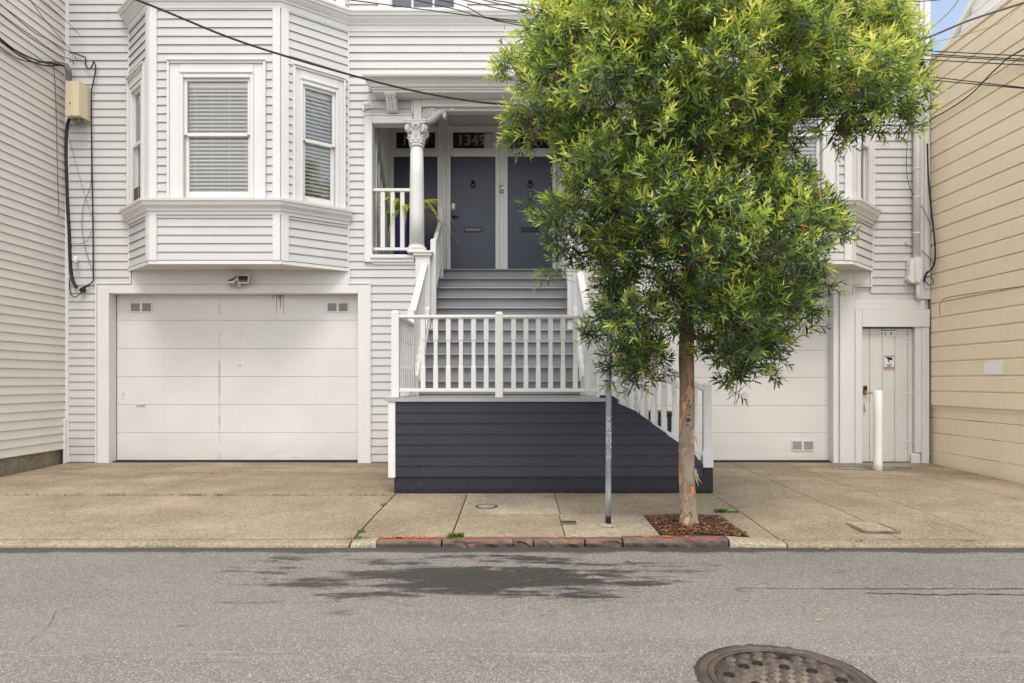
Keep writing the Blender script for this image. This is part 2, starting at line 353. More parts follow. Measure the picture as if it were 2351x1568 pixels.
# granite / painted kerb
def m_kerb(name, red):
    m, t, b, o = new_mat(name); p = pos(t); s = xyz(t)
    c = mix(t, ramp(t, noi(t, p, 7, 7, .7), .3, .7), (.05, .037, .026, 1), (.22, .165, .12, 1))
    c = mix(t, ramp(t, noi(t, pos(t), 60, 2), .6, .7), c, (.04, .035, .03, 1))
    lo = mth(t, 'SUBTRACT', 1.0, mth(t, 'MULTIPLY', mth(t, 'SUBTRACT', s[2], mth(t, 'MULTIPLY', noi(t, p, 9, 5), .03)), 26), True)
    c = mix(t, mth(t, 'MULTIPLY', lo, .85), c, (.022, .019, .017, 1))
    if red:
        g = N(t, 'ShaderNodeNewGeometry'); sn = N(t, 'ShaderNodeSeparateXYZ'); t.links.new(g.outputs['Normal'], sn.inputs[0])
        top = mth(t, 'MULTIPLY', ramp(t, sn.outputs[2], .55, .8), ramp(t, noi(t, p, 14, 6, .7), .60-red*.35, .72-red*.35))
        c = mix(t, top, c, mix(t, ramp(t, noi(t, p, 5), .4, .65), (.25, .075, .055, 1), (.15, .065, .05, 1)))
    t.links.new(c, b.inputs['Base Color']); b.inputs['Roughness'].default_value = .75; bump(t, b, noi(t, p, 40, 4), .6, .01); return m
M['kerb'] = m_kerb('granite_kerb', 0); M['kerbred'] = m_kerb('red_painted_kerb', .46); M['kerbred2'] = m_kerb('bright_red_kerb', 1.0)
m, t, b, o = new_mat('orange_paint'); t.links.new(mix(t, ramp(t, noi(t, pos(t), 26, 5), .45, .55), (.62, .23, .02, 1), (.42, .10, .05, 1)), b.inputs['Base Color']); b.inputs['Roughness'].default_value = .7; M['orange'] = m
# iron cover
m, t, b, o = new_mat('rusty_iron'); p = pos(t)
c = mix(t, ramp(t, noi(t, p, 9, 6), .35, .7), (.085, .062, .052, 1), (.17, .13, .11, 1)); c = mix(t, ramp(t, noi(t, p, 45, 3), .58, .7), c, (.20, .15, .10, 1))
t.links.new(c, b.inputs['Base Color']); b.inputs['Roughness'].default_value = .42; b.inputs['Metallic'].default_value = .45; bump(t, b, noi(t, p, 70, 3), .25, .004); M['iron'] = m
M['silt'] = paint('packed_silt', (.215, .175, .135), .8, .35, 0, .6, (.05, .04, .03), .5)
M['tar'] = paint('road_tar', (.035, .031, .028), .7, .4, 0, .5, (.12, .1, .08), .8)
M['hole'] = paint('cover_hole', (.012, .009, .007), .9, .1, 0)
# bark
m, t, b, o = new_mat('peeling_bark'); p = pos(t, (1, 1, .42)); zz = xyz(t)[2]
c = mix(t, ramp(t, noi(t, pos(t, (3, 3, .8)), 6, 7, .65), .3, .7), (.17, .12, .085, 1), (.37, .29, .215, 1))
c = mix(t, mth(t, 'DIVIDE', mth(t, 'SUBTRACT', zz, .9), 1.0, True), c, (.15, .088, .055, 1))
hA = noi(t, p, 7.5, 3, .45); hB = noi(t, pos(t, (1, 1, .5), (.5, .3, 0)), 11, 3, .45)
mA = ramp(t, hA, .505, .513); mB = ramp(t, hB, .60, .607); mC = ramp(t, hB, .36, .367, (1, 1, 1, 1), (0, 0, 0, 1))
lowz = mth(t, 'SUBTRACT', 1.0, mth(t, 'MULTIPLY', mth(t, 'SUBTRACT', zz, 1.1), 1.4, True), True)
c = mix(t, mth(t, 'MULTIPLY', mC, .6), c, (.16, .12, .085, 1))
c = mix(t, mth(t, 'MULTIPLY', mA, mth(t, 'ADD', mth(t, 'MULTIPLY', lowz, .75), .25)), c, mix(t, ramp(t, noi(t, pos(t), 5, 3), .4, .6), (.52, .20, .07, 1), (.50, .30, .18, 1)))
c = mix(t, mth(t, 'MULTIPLY', mB, .7), c, (.33, .25, .18, 1))
eA = near(t, hA, .502, .011); eB = near(t, hB, .597, .009); c = mix(t, mth(t, 'MULTIPLY', mth(t, 'MAXIMUM', eA, eB), .75), c, (.07, .048, .034, 1))
c = mix(t, mth(t, 'MULTIPLY', ramp(t, noi(t, pos(t, (1, 1, 1.6)), 34, 2), .70, .74), .8), c, (.035, .025, .02, 1))
t.links.new(c, b.inputs['Base Color']); b.inputs['Roughness'].default_value = .75
bump(t, b, mth(t, 'ADD', mth(t, 'SUBTRACT', mth(t, 'MULTIPLY', noi(t, p, 40, 4), .4), mth(t, 'MULTIPLY', mA, .9)), mth(t, 'MULTIPLY', mB, .5)), .7, .012); M['bark'] = m
M['twig'] = paint('twig_bark', (.17, .095, .06), .8, .3, 0)
M['knot'] = paint('knot_bark', (.085, .055, .04), .9, .4, 0, .4, (.15, .1, .07), .6)
# leaves: colour per leaf from a mesh attribute (dark to yellow-green); tree leaves mix age with painted crown shading
def m_leaf(name, stops, trans=.42, attr=True):
    m, t, b, o = new_mat(name)
    if attr:
        a = N(t, 'ShaderNodeAttribute', attribute_name='age'); f = a.outputs['Fac']
    else:
        a = N(t, 'ShaderNodeObjectInfo'); f = a.outputs['Random']
    r = N(t, 'ShaderNodeValToRGB'); e = r.color_ramp.elements
    e[0].position = stops[0][0]; e[0].color = c4(stops[0][1]); e[1].position = stops[-1][0]; e[1].color = c4(stops[-1][1])
    for q, cc in stops[1:-1]: x = e.new(q); x.color = c4(cc)
    t.links.new(f, r.inputs[0]); c = r.outputs[0]
    t.links.new(c, b.inputs['Base Color']); b.inputs['Roughness'].default_value = .33; b.inputs['Specular IOR Level'].default_value = .55
    tl = N(t, 'ShaderNodeBsdfTranslucent'); t.links.new(mix(t, .5, c, (.55, .75, .06, 1), 'MULTIPLY'), tl.inputs[0])
    hv = N(t, 'ShaderNodeHueSaturation'); hv.inputs['Value'].default_value = 2.0; t.links.new(c, hv.inputs['Color']); t.links.new(hv.outputs[0], tl.inputs[0])
    ms = N(t, 'ShaderNodeMixShader'); ms.inputs[0].default_value = trans
    t.links.new(b.outputs[0], ms.inputs[1]); t.links.new(tl.outputs[0], ms.inputs[2]); t.links.new(ms.outputs[0], o.inputs[0]); return m
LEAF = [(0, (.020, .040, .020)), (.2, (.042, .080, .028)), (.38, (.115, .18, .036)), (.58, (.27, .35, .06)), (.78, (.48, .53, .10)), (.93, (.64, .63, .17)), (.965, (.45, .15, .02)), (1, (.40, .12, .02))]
M['leaf'] = m_leaf('tree_leaf', LEAF); M['leaf_single'] = m_leaf('tree_leaf_single', LEAF[:6], attr=False)
M['fern'] = m_leaf('fern_leaf', [(0, (.08, .15, .02)), (.5, (.28, .36, .035)), (1, (.60, .50, .06))])
M['grass'] = m_leaf('weed_leaf', [(0, (.05, .13, .012)), (1, (.13, .25, .02))])
M['fallen'] = paint('fallen_yellow_leaf', (.50, .31, .06), .6, .2, 0)
M['fallen_brown'] = paint('fallen_brown_leaf', (.30, .10, .035), .7, .3, 0)
M['mulch'] = m_leaf('mulch_chip', [(0, (.03, .014, .008)), (.5, (.10, .042, .018)), (.85, (.20, .085, .035)), (1, (.50, .27, .10))], .0)
M['soil'] = paint('mulch_soil', (.035, .02, .013), .95, .4, 0, .5, (.1, .05, .02), .9)
m, t, b, o = new_mat('puddle_water'); b.inputs['Base Color'].default_value = (.10, .085, .07, 1); b.inputs['Roughness'].default_value = .07
t.links.new(ramp(t, noi(t, pos(t, (1, 2, 1)), 3.5, 5), .44, .52, (0, 0, 0, 1), (.75, .75, .75, 1)), b.inputs['Alpha']); M['puddle'] = m

# ------------------------------------------------------------------ ground
D_F, D_BAY, D_LAND, D0, T, RISE, D_DOOR = 10.9, 10.22, 8.2, 9.64, .263, .20, 12.42
def gz(x, y):
    z = .060+.0160*(y-5.95)
    side = max(0., min(1., (-1.25-x)/.45)) if x < 0 else max(0., min(1., (x-1.85)/.55))
    k = max(0., min(1., (7.3-y)/1.35)); z -= .028*side*k*k*(3-2*k)
    return z
g = MB().add([(-150, -150, -.06), (150, -150, -.06), (150, 150, -.06), (-150, 150, -.06)], [(0, 1, 2, 3)]).build('ground', M['dirt']); struct(g)
nx, ny = 60, 12; vs = []; fs = []
for j in range(ny+1):
    for i in range(nx+1): vs.append((-45+90*i/nx, -12+17.96*j/ny, 0.0))
for j in range(ny):
    for i in range(nx): a = j*(nx+1)+i; fs.append((a, a+1, a+nx+2, a+nx+1))
street = struct(MB().add(vs, fs).build('street', M['asphalt']))
sidewalk = bpy.data.objects.new('sidewalk', MB().add([(-14, 5.9, -.01), (14, 5.9, -.01), (14, 12.7, .03), (-14, 12.7, .03)], [(0, 1, 2, 3)]).mesh('sidewalk', M['dirt'])); COL.objects.link(sidewalk); struct(sidewalk)
def slab(x0, x1, y0, y1, mat, gap=.005, dz=0.0):
    x0 += gap; x1 -= gap; y0 += gap; y1 -= gap
    nx = max(3, int((x1-x0)/.18)); ny = max(3, int((y1-y0)/.18)); nx = min(nx, 40)
    mb = MB(); vs = []; fs = []
    for j in range(ny+1):
        for i in range(nx+1):
            x = x0+(x1-x0)*i/nx; y = y0+(y1-y0)*j/ny
            e = -.006 if (i in (0, nx) or j in (0, ny)) else 0
            vs.append((x, y, gz(x, y)+dz+e+.006*noise.noise((x*.9, y*.9, 3.))))
    for j in range(ny):
        for i in range(nx): a = j*(nx+1)+i; fs.append((a, a+1, a+nx+2, a+nx+1))
    ring = [i for i in range(nx+1)]+[j*(nx+1)+nx for j in range(1, ny+1)]+[ny*(nx+1)+i for i in range(nx-1, -1, -1)]+[j*(nx+1) for j in range(ny-1, 0, -1)]
    b = len(vs)
    for k in ring: vs.append((vs[k][0], vs[k][1], vs[k][2]-.07))
    for k in range(len(ring)): k2 = (k+1) % len(ring); fs.append((ring[k2], ring[k], b+k, b+k2))
    mb.add(vs, fs); return mb.build('concrete_slab', mat, sidewalk)
KB = 6.07     # back of kerb
for a in [(-14, -7.17, KB+.026, 8.0), (-7.17, -1.43, KB+.026, 8.07), (-7.15, -1.43, 8.07, 10.95)]: slab(*a, M['concrete'], .009)
slab(-1.43, -.567, KB, 8.2, M['concrete'], .008); slab(-.567, .467, 7.0, 8.2, M['concrete_light'], .005, .002); slab(-.567, .45, KB, 7.0, M['concrete'])
slab(.467, 2.36, 7.0, 8.2, M['concrete']); slab(.45, 1.31, KB, 7.0, M['concrete_light'], .005, .002); slab(2.1, 2.36, KB, 7.0, M['concrete'], .006)
slab(-1.43, 2.36, 8.2, 10.95, M['concrete'])
for a in [(2.36, 3.45, KB+.026, 10.95), (3.45, 4.28, KB+.026, 10.95), (4.28, 5.75, KB+.026, 10.95), (5.75, 6.6, KB+.026, 10.95), (6.6, 14, KB+.026, 7.9)]: slab(*a, M['concrete'], .004 if a[0] > 2.4 else .008)
# cracks
def ribbon(pts, w, name, mat, parent, dz=.004):
    mb = MB(); vs = []
    for i, (x, y) in enumerate(pts):
        a = pts[max(0, i-1)]; c = pts[min(len(pts)-1, i+1)]; d = Vector((c[0]-a[0], c[1]-a[1])).normalized(); n = Vector((-d.y, d.x))*w*(.5+RND.random()*.6)
        for s in (1, -1):
            q = (x+n.x*s, y+n.y*s); vs.append((q[0], q[1], gz(*q)+dz))
    mb.add(vs, [(2*i, 2*i+1, 2*i+3, 2*i+2) for i in range(len(pts)-1)]); return mb.build(name, mat, parent)
def gpt(px, py):
    d = 7.
    for _ in range(20): d = (EYE-gz(X(px, d), d))*F/(py-CY)
    return (X(px, d), d)
def crack(pix, w=.004):
    pts = []
    for (a, b) in zip(pix[:-1], pix[1:]):
        for k in range(8):
            u = k/8; p = gpt(a[0]+(b[0]-a[0])*u, a[1]+(b[1]-a[1])*u); pts.append((p[0]+RND.uniform(-.006, .006), p[1]+RND.uniform(-.02, .02)))
    ribbon(pts, w, 'crack', M['dirt'], sidewalk, .009)
crack([(345, 1128), (430, 1110), (500, 1085), (535, 1083)]); crack([(1730, 1160), (1850, 1168), (1960, 1166), (2100, 1163), (2240, 1158)], .0022)
def street_crack(pix, w):
    pts = []
    for a, b in zip(pix[:-1], pix[1:]):
        for k in range(10): py = a[1]+(b[1]-a[1])*k/10; d = EYE*F/(py-CY); pts.append((X(a[0]+(b[0]-a[0])*k/10, d)+RND.uniform(-.008, .008), d+RND.uniform(-.012, .012)))
    vs = []
    for i, (x, y) in enumerate(pts):
        ww = w*RND.uniform(.3, 1); vs += [(x, y-ww, .0025), (x, y+ww, .0025)]
    MB().add(vs, [(2*i, 2*i+1, 2*i+3, 2*i+2) for i in range(len(pts)-1)]).build('crack', M['tar'], street)
M['tar'] = paint('road_tar', (.045, .04, .036), .7, .4, 0, .5, (.12, .1, .08), .8)
street_crack([(1690, 1351), (1900, 1353), (2120, 1352), (2351, 1353), (2600, 1356)], .006); street_crack([(1990, 1362), (2120, 1366), (2250, 1364), (2400, 1368)], .014); street_crack([(60, 1480), (110, 1440), (130, 1400)], .005)
# tree well
sw = MB().add([(1.31, KB, .04), (2.1, KB, .04), (2.1, 7.0, .06), (1.31, 7.0, .06)], [(0, 1, 2, 3)]).build('tree_well_soil', M['soil']); struct(sw)
def chip_cloud(n, x0, x1, y0, y1, z, lmin, lmax, name, mat, parent=None):
    mb = MB(); tones = []
    for _ in range(n):
        x, y = RND.uniform(x0, x1), RND.uniform(y0, y1); l = RND.uniform(lmin, lmax); w = l*RND.uniform(.15, .35); a = RND.uniform(0, 6.28)
        tl = RND.uniform(-.5, .5); ca, sa = math.cos(a), math.sin(a); zz = z(x, y)+RND.uniform(.0, .018)
        vs = []
        for u, v, h in ((-l, 0, 0), (0, -w, .003), (l, 0, 0), (0, w, .003), (0, 0, .006)):
            vs.append((min(max(x+u*ca-v*sa, x0), x1), min(max(y+u*sa+v*ca, y0), y1), zz+h+u*tl*.5+.004))
        mb.add(vs, [(0, 1, 4), (1, 2, 4), (2, 3, 4), (3, 0, 4)]); tones += [RND.random()]*5
    me = mb.mesh(name, mat); at = me.attributes.new('age', 'FLOAT', 'POINT'); at.data.foreach_set('value', tones)
    return obj(name, me, parent)
mul = chip_cloud(2600, 1.315, 2.095, KB+.01, 6.985, lambda x, y: .045+.03*(1-abs(x-1.7)/.5)+.01*noise.noise((x*7, y*7, 0)), .010, .034, 'bark_mulch', M['mulch'])
tag(mul, 'brown bark mulch covering the square tree well', 'mulch'); mul['kind'] = 'stuff'
# kerb
kerb = bpy.data.objects.new('kerb', None); COL.objects.link(kerb); kerb['kind'] = 'structure'; kerb.location = (0, 6, 0)
def kerb_piece(x0, x1, z0, z1, mat, name, amp=.012, y0=5.93, r=.03):
    n = max(4, int((x1-x0)/.035)); n = min(n, 120); prof = [(y0, -.05), (y0-.004, .0), (y0, .5), (y0+r*.4, .88), (y0+r, 1.0), (KB-.006, 1.0), (KB-.006, -.05)]
    vs = []; fs = []; m = len(prof)
    for i in range(n+1):
        x = x0+(x1-x0)*i/n; zt = z0+(z1-z0)*i/n
        e = .004 if i in (0, n) else 0
        for k, (yy, q) in enumerate(prof):
            a = amp*noise.noise((x*9, k*1.7, 5.))+amp*.6*noise.noise((x*23, k*2.1, 9.)) if k < 5 else amp*.25*noise.noise((x*11, k, 2.))
            vs.append((x+(e if i == 0 else -e), yy+(a if k in (1, 2, 3) else 0)+(e*.5 if k < 5 else 0), (q*zt if q > 0 else q)+(a*.5 if k in (3, 4, 5) else 0)-(e*.5 if q > .6 else 0)))
    fs = [(i*m+k, (i+1)*m+k, (i+1)*m+k+1, i*m+k+1) for i in range(n) for k in range(m-1)]
    fs += [tuple(range(m-1, -1, -1)), tuple(range(n*m, (n+1)*m))]
    mb = MB(); mb.add(vs, [tuple(reversed(f)) for f in fs]); return mb.build(name, mat, kerb)
kerb_piece(-14, -1.44, .034, .034, M['concrete'], 'kerb_stone', .003, 5.92, .09)
kerb_piece(-1.43, -1.2, .036, .058, M['concrete_light'], 'kerb_stone', .003, 5.92, .06)
kerb_piece(-1.2, -.64, .060, .061, M['kerbred2'], 'kerb_stone', .004)
for a in [(-.632, -.018), (-.012, .158), (.166, .605), (.613, .934)]: kerb_piece(*a, .059, .062, M['kerbred'], 'kerb_stone', .026)
kerb_piece(.942, 1.855, .071, .070, M['kerbred'], 'kerb_stone', .022, 5.925)
kerb_piece(1.865, 2.36, .068, .036, M['concrete_light'], 'kerb_stone', .006, 5.92, .05)
kerb_piece(2.365, 14, .034, .034, M['concrete'], 'kerb_stone', .004, 5.915, .09)
for s, x, sz in (('MTA', -.93, .155),):
    o = obj('painted_lettering', text_mesh(s, sz, M['orange'], .0006, 1.25, .003), kerb, (x, 6.012, .0690)); o.scale = (.72, .72, 1)
def star(cx, cy, z, r):
    pts = [(cx+(r if k % 2 == 0 else r*.42)*math.sin(k*math.pi/5), cy+.8*(r if k % 2 == 0 else r*.42)*math.cos(k*math.pi/5)) for k in range(10)]
    MB().prism(pts, z, z+.0012, 'z').build('painted_star', M['orange'], kerb)
star(-1.11, 6.012, .0685, .050); star(-.75, 6.012, .0690, .050)
for x0, w in ((1.16, .10), (1.33, .14), (1.52, .10), (.36, .05), (.47, .06), (.55, .03)):
    pts = [(x0+w*.5*math.cos(a)*RND.uniform(.6, 1), 6.015+.024*math.sin(a)*RND.uniform(.5, 1)) for a in [k*.628 for k in range(10)]]
    MB().prism(pts, 0.0765 if x0 > 1 else .0675, .0775 if x0 > 1 else .0685, 'z').build('paint_trace', M['orange'], kerb)

# ------------------------------------------------------------------ boards and walls
BOARD = {}
def board(A, B, z, h, mat, parent, lip=.023, name='siding_board', top=.006):
    """clapboard from plan point A to B, outward on the right of A->B"""
    A = Vector(A); B = Vector(B); L_ = round((B-A).length, 4); key = (L_, h, lip, mat.name, top)
    if key not in BOARD:
        pr = [(.004, .030), (-lip+.0035, .030), (-lip+.003, .001), (-lip, .0), (-lip, .005), (-top, h), (.004, h)]
        BOARD[key] = MB().prism([(y, zz) for y, zz in reversed(pr)], 0, L_, 'x').mesh('siding_board', mat)
    d = B-A
    return obj(name, BOARD[key], parent, (A.x, A.y, z+RND.uniform(-.0018, .0018)), math.atan2(d.y, d.x))
def segs(u0, u1, z, holes):
    s = [(u0, u1)]
    for a, b, c, d in holes:
        if c <= z <= d:
            n = []
            for p, q in s:
                if a > p: n.append((p, min(a, q)))
                if b < q: n.append((max(b, p), q))
            s = [(p, q) for p, q in n if q-p > .02]
    return s
def siding(A, B, z0, z1, holes, mat, parent, h=.128, lip=.023, joints=0.0):
    A = Vector(A); B = Vector(B); L_ = (B-A).length; u = (B-A)/L_; z = z0
    while z < z1-.02:
        hh = min(h, z1-z)
        for p, q in segs(0, L_, z+hh*.5, holes):
            cuts = [p]
            if joints and q-p > 2.5: cuts += sorted(p+RND.uniform(.18, .82)*(q-p) for _ in range(1 if RND.random() < joints else 0))
            cuts.append(q)
            for a, b in zip(cuts[:-1], cuts[1:]): board(A+u*(a+(.0015 if a > p else 0)), A+u*(b-(.0015 if b < q else 0)), z, round(hh, 4), mat, parent, lip)
        z += h
def rect_minus(x0, x1, z0, z1, holes):
    xs = sorted(set([x0, x1]+[min(max(v, x0), x1) for h in holes for v in h[:2]])); res = []
    for a, b in zip(xs[:-1], xs[1:]):
        if b-a < 1e-4: continue
        m = (a+b)/2; zs = [(z0, z1)]
        for h in holes:
            if h[0] < m < h[1]:
                n = []
                for p, q in zs:
                    if h[2] > p: n.append((p, min(q, h[2])))
                    if h[3] < q: n.append((max(p, h[3]), q))
                zs = [(p, q) for p, q in n if q-p > 1e-3]
        res += [(a, b, p, q) for p, q in zs]
    return res

house = thing('town_house', 'light grey clapboard house with two bay windows and charcoal front doors', 'house', (-.3, D_F, .14))
XL, XR = -7.165, 6.60
GL = (-6.465, -2.50, .10, 2.834); GR = (2.08, 5.168, .10, 2.834); UD = (X(1976, 10.9), X(2097, 10.9), .10, Z(752, 10.9))
EN = (-2.27, 1.85, 1.2, 5.74); UW = (X(898, 10.9), X(1043.7, 10.9), 7.36, 8.9)
mb = MB()
for a, b, p, q in rect_minus(XL, XR, .04, 9.3, [(h[0]-.012, h[1]+.012, h[2], h[3]+.012) for h in (GL, GR, UD, EN, UW)]): mb.box(a, b, D_F+.004, D_F+.16, p, q)
mb.build('wall', M['siding'], house)
mb = MB(); mb.box(XL, XR, 15, 15.1, .0, 9.3); mb.box(XL, XL+.1, D_F+.17, 15, 0, 9.3); mb.box(XR-.1, XR, D_F+.17, 15, 0, 9.3); mb.build('side_wall', M['siding'], house)
mb = MB(); mb.box(XL-.1, XR+.05, D_F-.45, 15.1, 9.302, 9.45); mb.build('roof', M['trim'], house)
# facade clapboards
off = lambda a: (a[0]-XL, a[1]-XL, a[2], a[3])
FH = [(-6.68, -2.34, 0, 2.985), (-6.11, -2.65, 2.98, 9.5), (-2.386, 1.97, 3.33, 5.66), (-1.62, 1.2, 5.6, 5.93), (-1.575, 1.155, 0, 3.4),
      (1.93, 5.40, 0, 2.97), (2.23, 5.67, 2.9, 9.5), (5.38, 6.62, 0, 2.72), (-2.18, -.775, 7.25, 9.1)]
siding((XL+.06, D_F), (6.45, D_F), .15, 8.1, [(a-XL-.06, b-XL-.06, c, d) for a, b, c, d in FH], M['siding'], house, joints=.35)
mb = MB(); mb.box(XL, XL+.062, D_F-.04, D_F+.002, .14, 9.3, .006); mb.build('corner_board', M['trim'], house)
mb = MB(); mb.box(6.44, XR+.01, D_F-.05, D_F+.002, 2.74, 9.3, .006); mb.build('corner_board', M['trim'], house)
mb = MB(); mb.box(6.50, 6.58, D_F-.075, D_F-.0505, 2.9, 9.3, .006); mb.build('corner_board', M['trim'], house)
for x0, x1 in ((XL+.06, -6.69), (-2.33, -1.58)):   # bare foot of the wall
    mb = MB(); mb.box(x0, x1, D_F-.012, D_F+.003, .06, .148); mb.build('footing', M['foundation'], house)
# J-channels next to the siding
def bar(x0, x1, y0, y1, z0, z1, mat='trim', name='trim_board', parent=house, c=.004):
    return MB().box(x0, x1, y0, y1, z0, z1, c).build(name, M[mat], parent)
# ---- left garage surround
def casing_rect(x0, x1, z1, w, wt, y0, y1, name='garage_casing', zb=.09):
    bar(x0-w, x0, y0, y1, zb, z1+wt, name=name); bar(x1, x1+w, y0, y1, zb, z1+wt, name=name); bar(x0+.001, x1-.001, y0+.002, y1, z1, z1+wt-.001, name=name)
casing_rect(GL[0], GL[1], GL[3], .185, .145, D_F-.035, D_F+.178)
bar(-6.68, -6.655, D_F-.045, D_F, .10, 3.0); bar(-2.315, -2.29, D_F-.045, D_F, .10, 3.0)
bar(-6.108, -2.652, D_F-.02, D_F+.003, 2.982, 3.23, name='header_board')
bar(-6.135, -6.11, D_F-.045, D_F, 2.985, 3.22); bar(-6.68, -6.11, D_F-.047, D_F-.001, 2.982, 3.004); bar(-2.65, -2.625, D_F-.045, D_F, 2.985, 3.22); bar(-2.65, -2.29, D_F-.047, D_F-.001, 2.982, 3.004)
def vent(xc, zc, w, h, y, parent):
    mb = MB(); t_ = .018
    for a in ((xc-w/2, xc+w/2, zc+h/2-t_, zc+h/2), (xc-w/2, xc+w/2, zc-h/2, zc-h/2+t_), (xc-w/2, xc-w/2+t_, zc-h/2+t_, zc+h/2-t_), (xc+w/2-t_, xc+w/2, zc-h/2+t_, zc+h/2-t_), (xc-.018, xc+.018, zc-h/2+t_, zc+h/2-t_)):
        mb.box(a[0], a[1], y-.012, y-.001, a[2], a[3])
    n = 8; ih = h-2*t_
    for k in range(n):
        z = zc-h/2+t_+ih*(k+.5)/n
        for sx in (-1, 1):
            a = xc+sx*.018 if sx > 0 else xc-w/2+t_; b = xc+w/2-t_ if sx > 0 else xc-.018
            mb.add([(a, y-.010, z-ih/n*.38), (b, y-.010, z-ih/n*.38), (b, y-.002, z+ih/n*.28), (a, y-.002, z+ih/n*.28)], [(0, 1, 2, 3), (3, 2, 1, 0)])
    mb.build('vent', M['garage'], parent)
    MB().box(xc-w/2+t_, xc+w/2-t_, y-.0018, y-.0008, zc-h/2+t_, zc+h/2-t_).build('vent_opening', M['plaque'], parent)
def garage_door(x0, x1, zs, y, label):
    gd = obj('garage_door', None, house, (0, y, 0), label=label)
    for a, b in zip(zs[:-1], zs[1:]): MB().box(x0, x1, y, y+.04, b+.0018, a-.0018, .003).build('panel', M['garage'], gd)
    MB().box(x0, x1, y+.02, y+.06, zs[-1]-.05, zs[0]+.1).build('door_backing', M['gap_dark'], gd)
    return gd
dd = 11.08
zs = [2.87]+[Z(v, dd) for v in (735, 800, 864.4, 929, 993)]+[.155]
gd = garage_door(GL[0]+.004, GL[1]-.004, zs, dd, 'white sectional garage door with dark drip stains under the lintel')
for xc in (X(324.5, dd), X(775.5, dd)): vent(xc, Z(705.5, dd), .36, .165, dd, gd)
mb = MB(); mb.box(X(314, dd), X(334, dd), dd-.03, dd-.018, Z(929, dd), Z(925, dd), .004); mb.box(X(315, dd), X(318, dd), dd-.02, dd, Z(928, dd), Z(926, dd)); mb.box(X(330, dd), X(333, dd), dd-.02, dd, Z(928, dd), Z(926, dd)); mb.build('pull_handle', M['garage'], gd)
mb = MB(); mb.box(X(280, dd), X(283, dd), dd-.012, dd, Z(917, dd), Z(893, dd), .003); mb.box(X(282, dd), X(285, dd), dd-.02, dd-.003, Z(905, dd), Z(901, dd)); mb.build('lock', M['garage'], gd)
mb = MB(); mb.box(X(547.5, dd), X(552, dd), dd-.01, dd, Z(778, dd), Z(768, dd), .003); mb.lathe([(.02, 0), (.018, .01), (0, .012)], (X(550.5, dd), dd, Z(838, dd)), 10, tf=Matrix.Rotation(math.radians(90), 4, 'X')); mb.build('keyhole_plate', M['garage'], gd)
for px in (378, 551, 722):   # fine seams on the panels
    for a, b in zip(zs[:-1], zs[1:]): MB().box(X(px, dd)-.0010, X(px, dd)+.0010, dd-.0006, dd+.01, b+.02, a-.02).build('seam', M['seam'], gd)

MB().box(GL[0], GL[1], 10.96, 11.1, .04, .147).build('threshold', M['dirt'], house)
# ---- right garage and utility door surround
bar(X(1908, 10.95)+.01, X(1925, 10.9), D_F-.01, D_F+.16, .1, 2.834, name='garage_casing'); bar(X(1925, 10.9)+.002, X(1959, 10.9), D_F-.05, D_F+.003, .11, Z(678, 10.9), name='garage_casing')
bar(X(1959, 10.9)+.002, X(1975, 10.9), D_F-.065, D_F+.02, .09, Z(711, 10.9), name='door_casing')
bar(1.93, 2.078, D_F-.035, D_F+.15, .1, 2.97, name='garage_casing'); bar(2.08, 5.166, D_F-.033, D_F+.15, 2.836, 2.972, name='garage_casing')
bar(2.232, 5.40, D_F-.02, D_F+.003, 2.975, 3.23, name='header_board'); bar(5.402, 5.66, D_F-.0195, D_F+.003, 2.975, 3.22, name='header_board')
bar(5.17, 5.40, D_F-.022, D_F+.003, Z(677, 10.9), 2.974, name='header_board')
bar(5.66, 5.685, D_F-.045, D_F-.0005, 2.965, 3.22); bar(5.41, 5.69, D_F-.046, D_F-.001, 2.94, 2.964); bar(5.385, 5.409, D_F-.045, D_F, 2.72, 2.965)
RB = dd-.03
zr = [2.87]+[Z(v, RB) for v in (740, 804, 867, 931, 993.6)]+[.155]
gd2 = garage_door(GR[0]+.002, GR[1]-.0, zr, RB, 'white sectional garage door half hidden behind the street tree')
vent(X(1845, RB), Z(713, RB), .27, .14, RB, gd2); vent(X(1842.5, RB), Z(1023, RB), .37, .17, RB, gd2)
bar(2.08, 5.166, D_F+.151, RB-.001, 2.835, 2.98, name='lintel')
MB().box(GR[0], GR[1], 10.96, 11.08, .04, .147).build('threshold', M['dirt'], house)
bar(X(1958.7, 10.9), X(2119, 10.9), D_F-.055, D_F+.003, Z(710.5, 10.9), Z(690.5, 10.9), name='door_header'); bar(X(1975, 10.9)+.001, X(2129, 10.9), D_F-.07, D_F+.003, Z(751, 10.9), Z(711, 10.9), name='door_header')
bar(X(2097.5, 10.9), X(2112, 10.9), D_F-.045, D_F+.003, .30, Z(751.3, 10.9), name='door_casing'); bar(X(2112.2, 10.9), X(2129, 10.9), D_F-.055, D_F+.003, .12, Z(751.3, 10.9), name='door_casing')
MB().add([], []).box(X(2090, 10.9), X(2111, 10.9), D_F-.05, D_F+.02, .11, .285, .02).build('footing', M['trim'], house)
ud = obj('utility_door', None, house, (0, D_F, 0), label='white plank utility door with warning sign')
yU = D_F+.035; us = [1976, 1997, 2026, 2055, 2084, 2096.5]
for a, b in zip(us[:-1], us[1:]): MB().box(X(a, 10.93)+.0025, X(b, 10.93)-.0025, yU, yU+.04, .145, Z(754, 10.93), .006).build('plank', M['garage'], ud)
MB().box(UD[0], UD[1], yU+.02, yU+.06, .1, UD[3]+.05).build('door_backing', M['gap_dark'], ud)
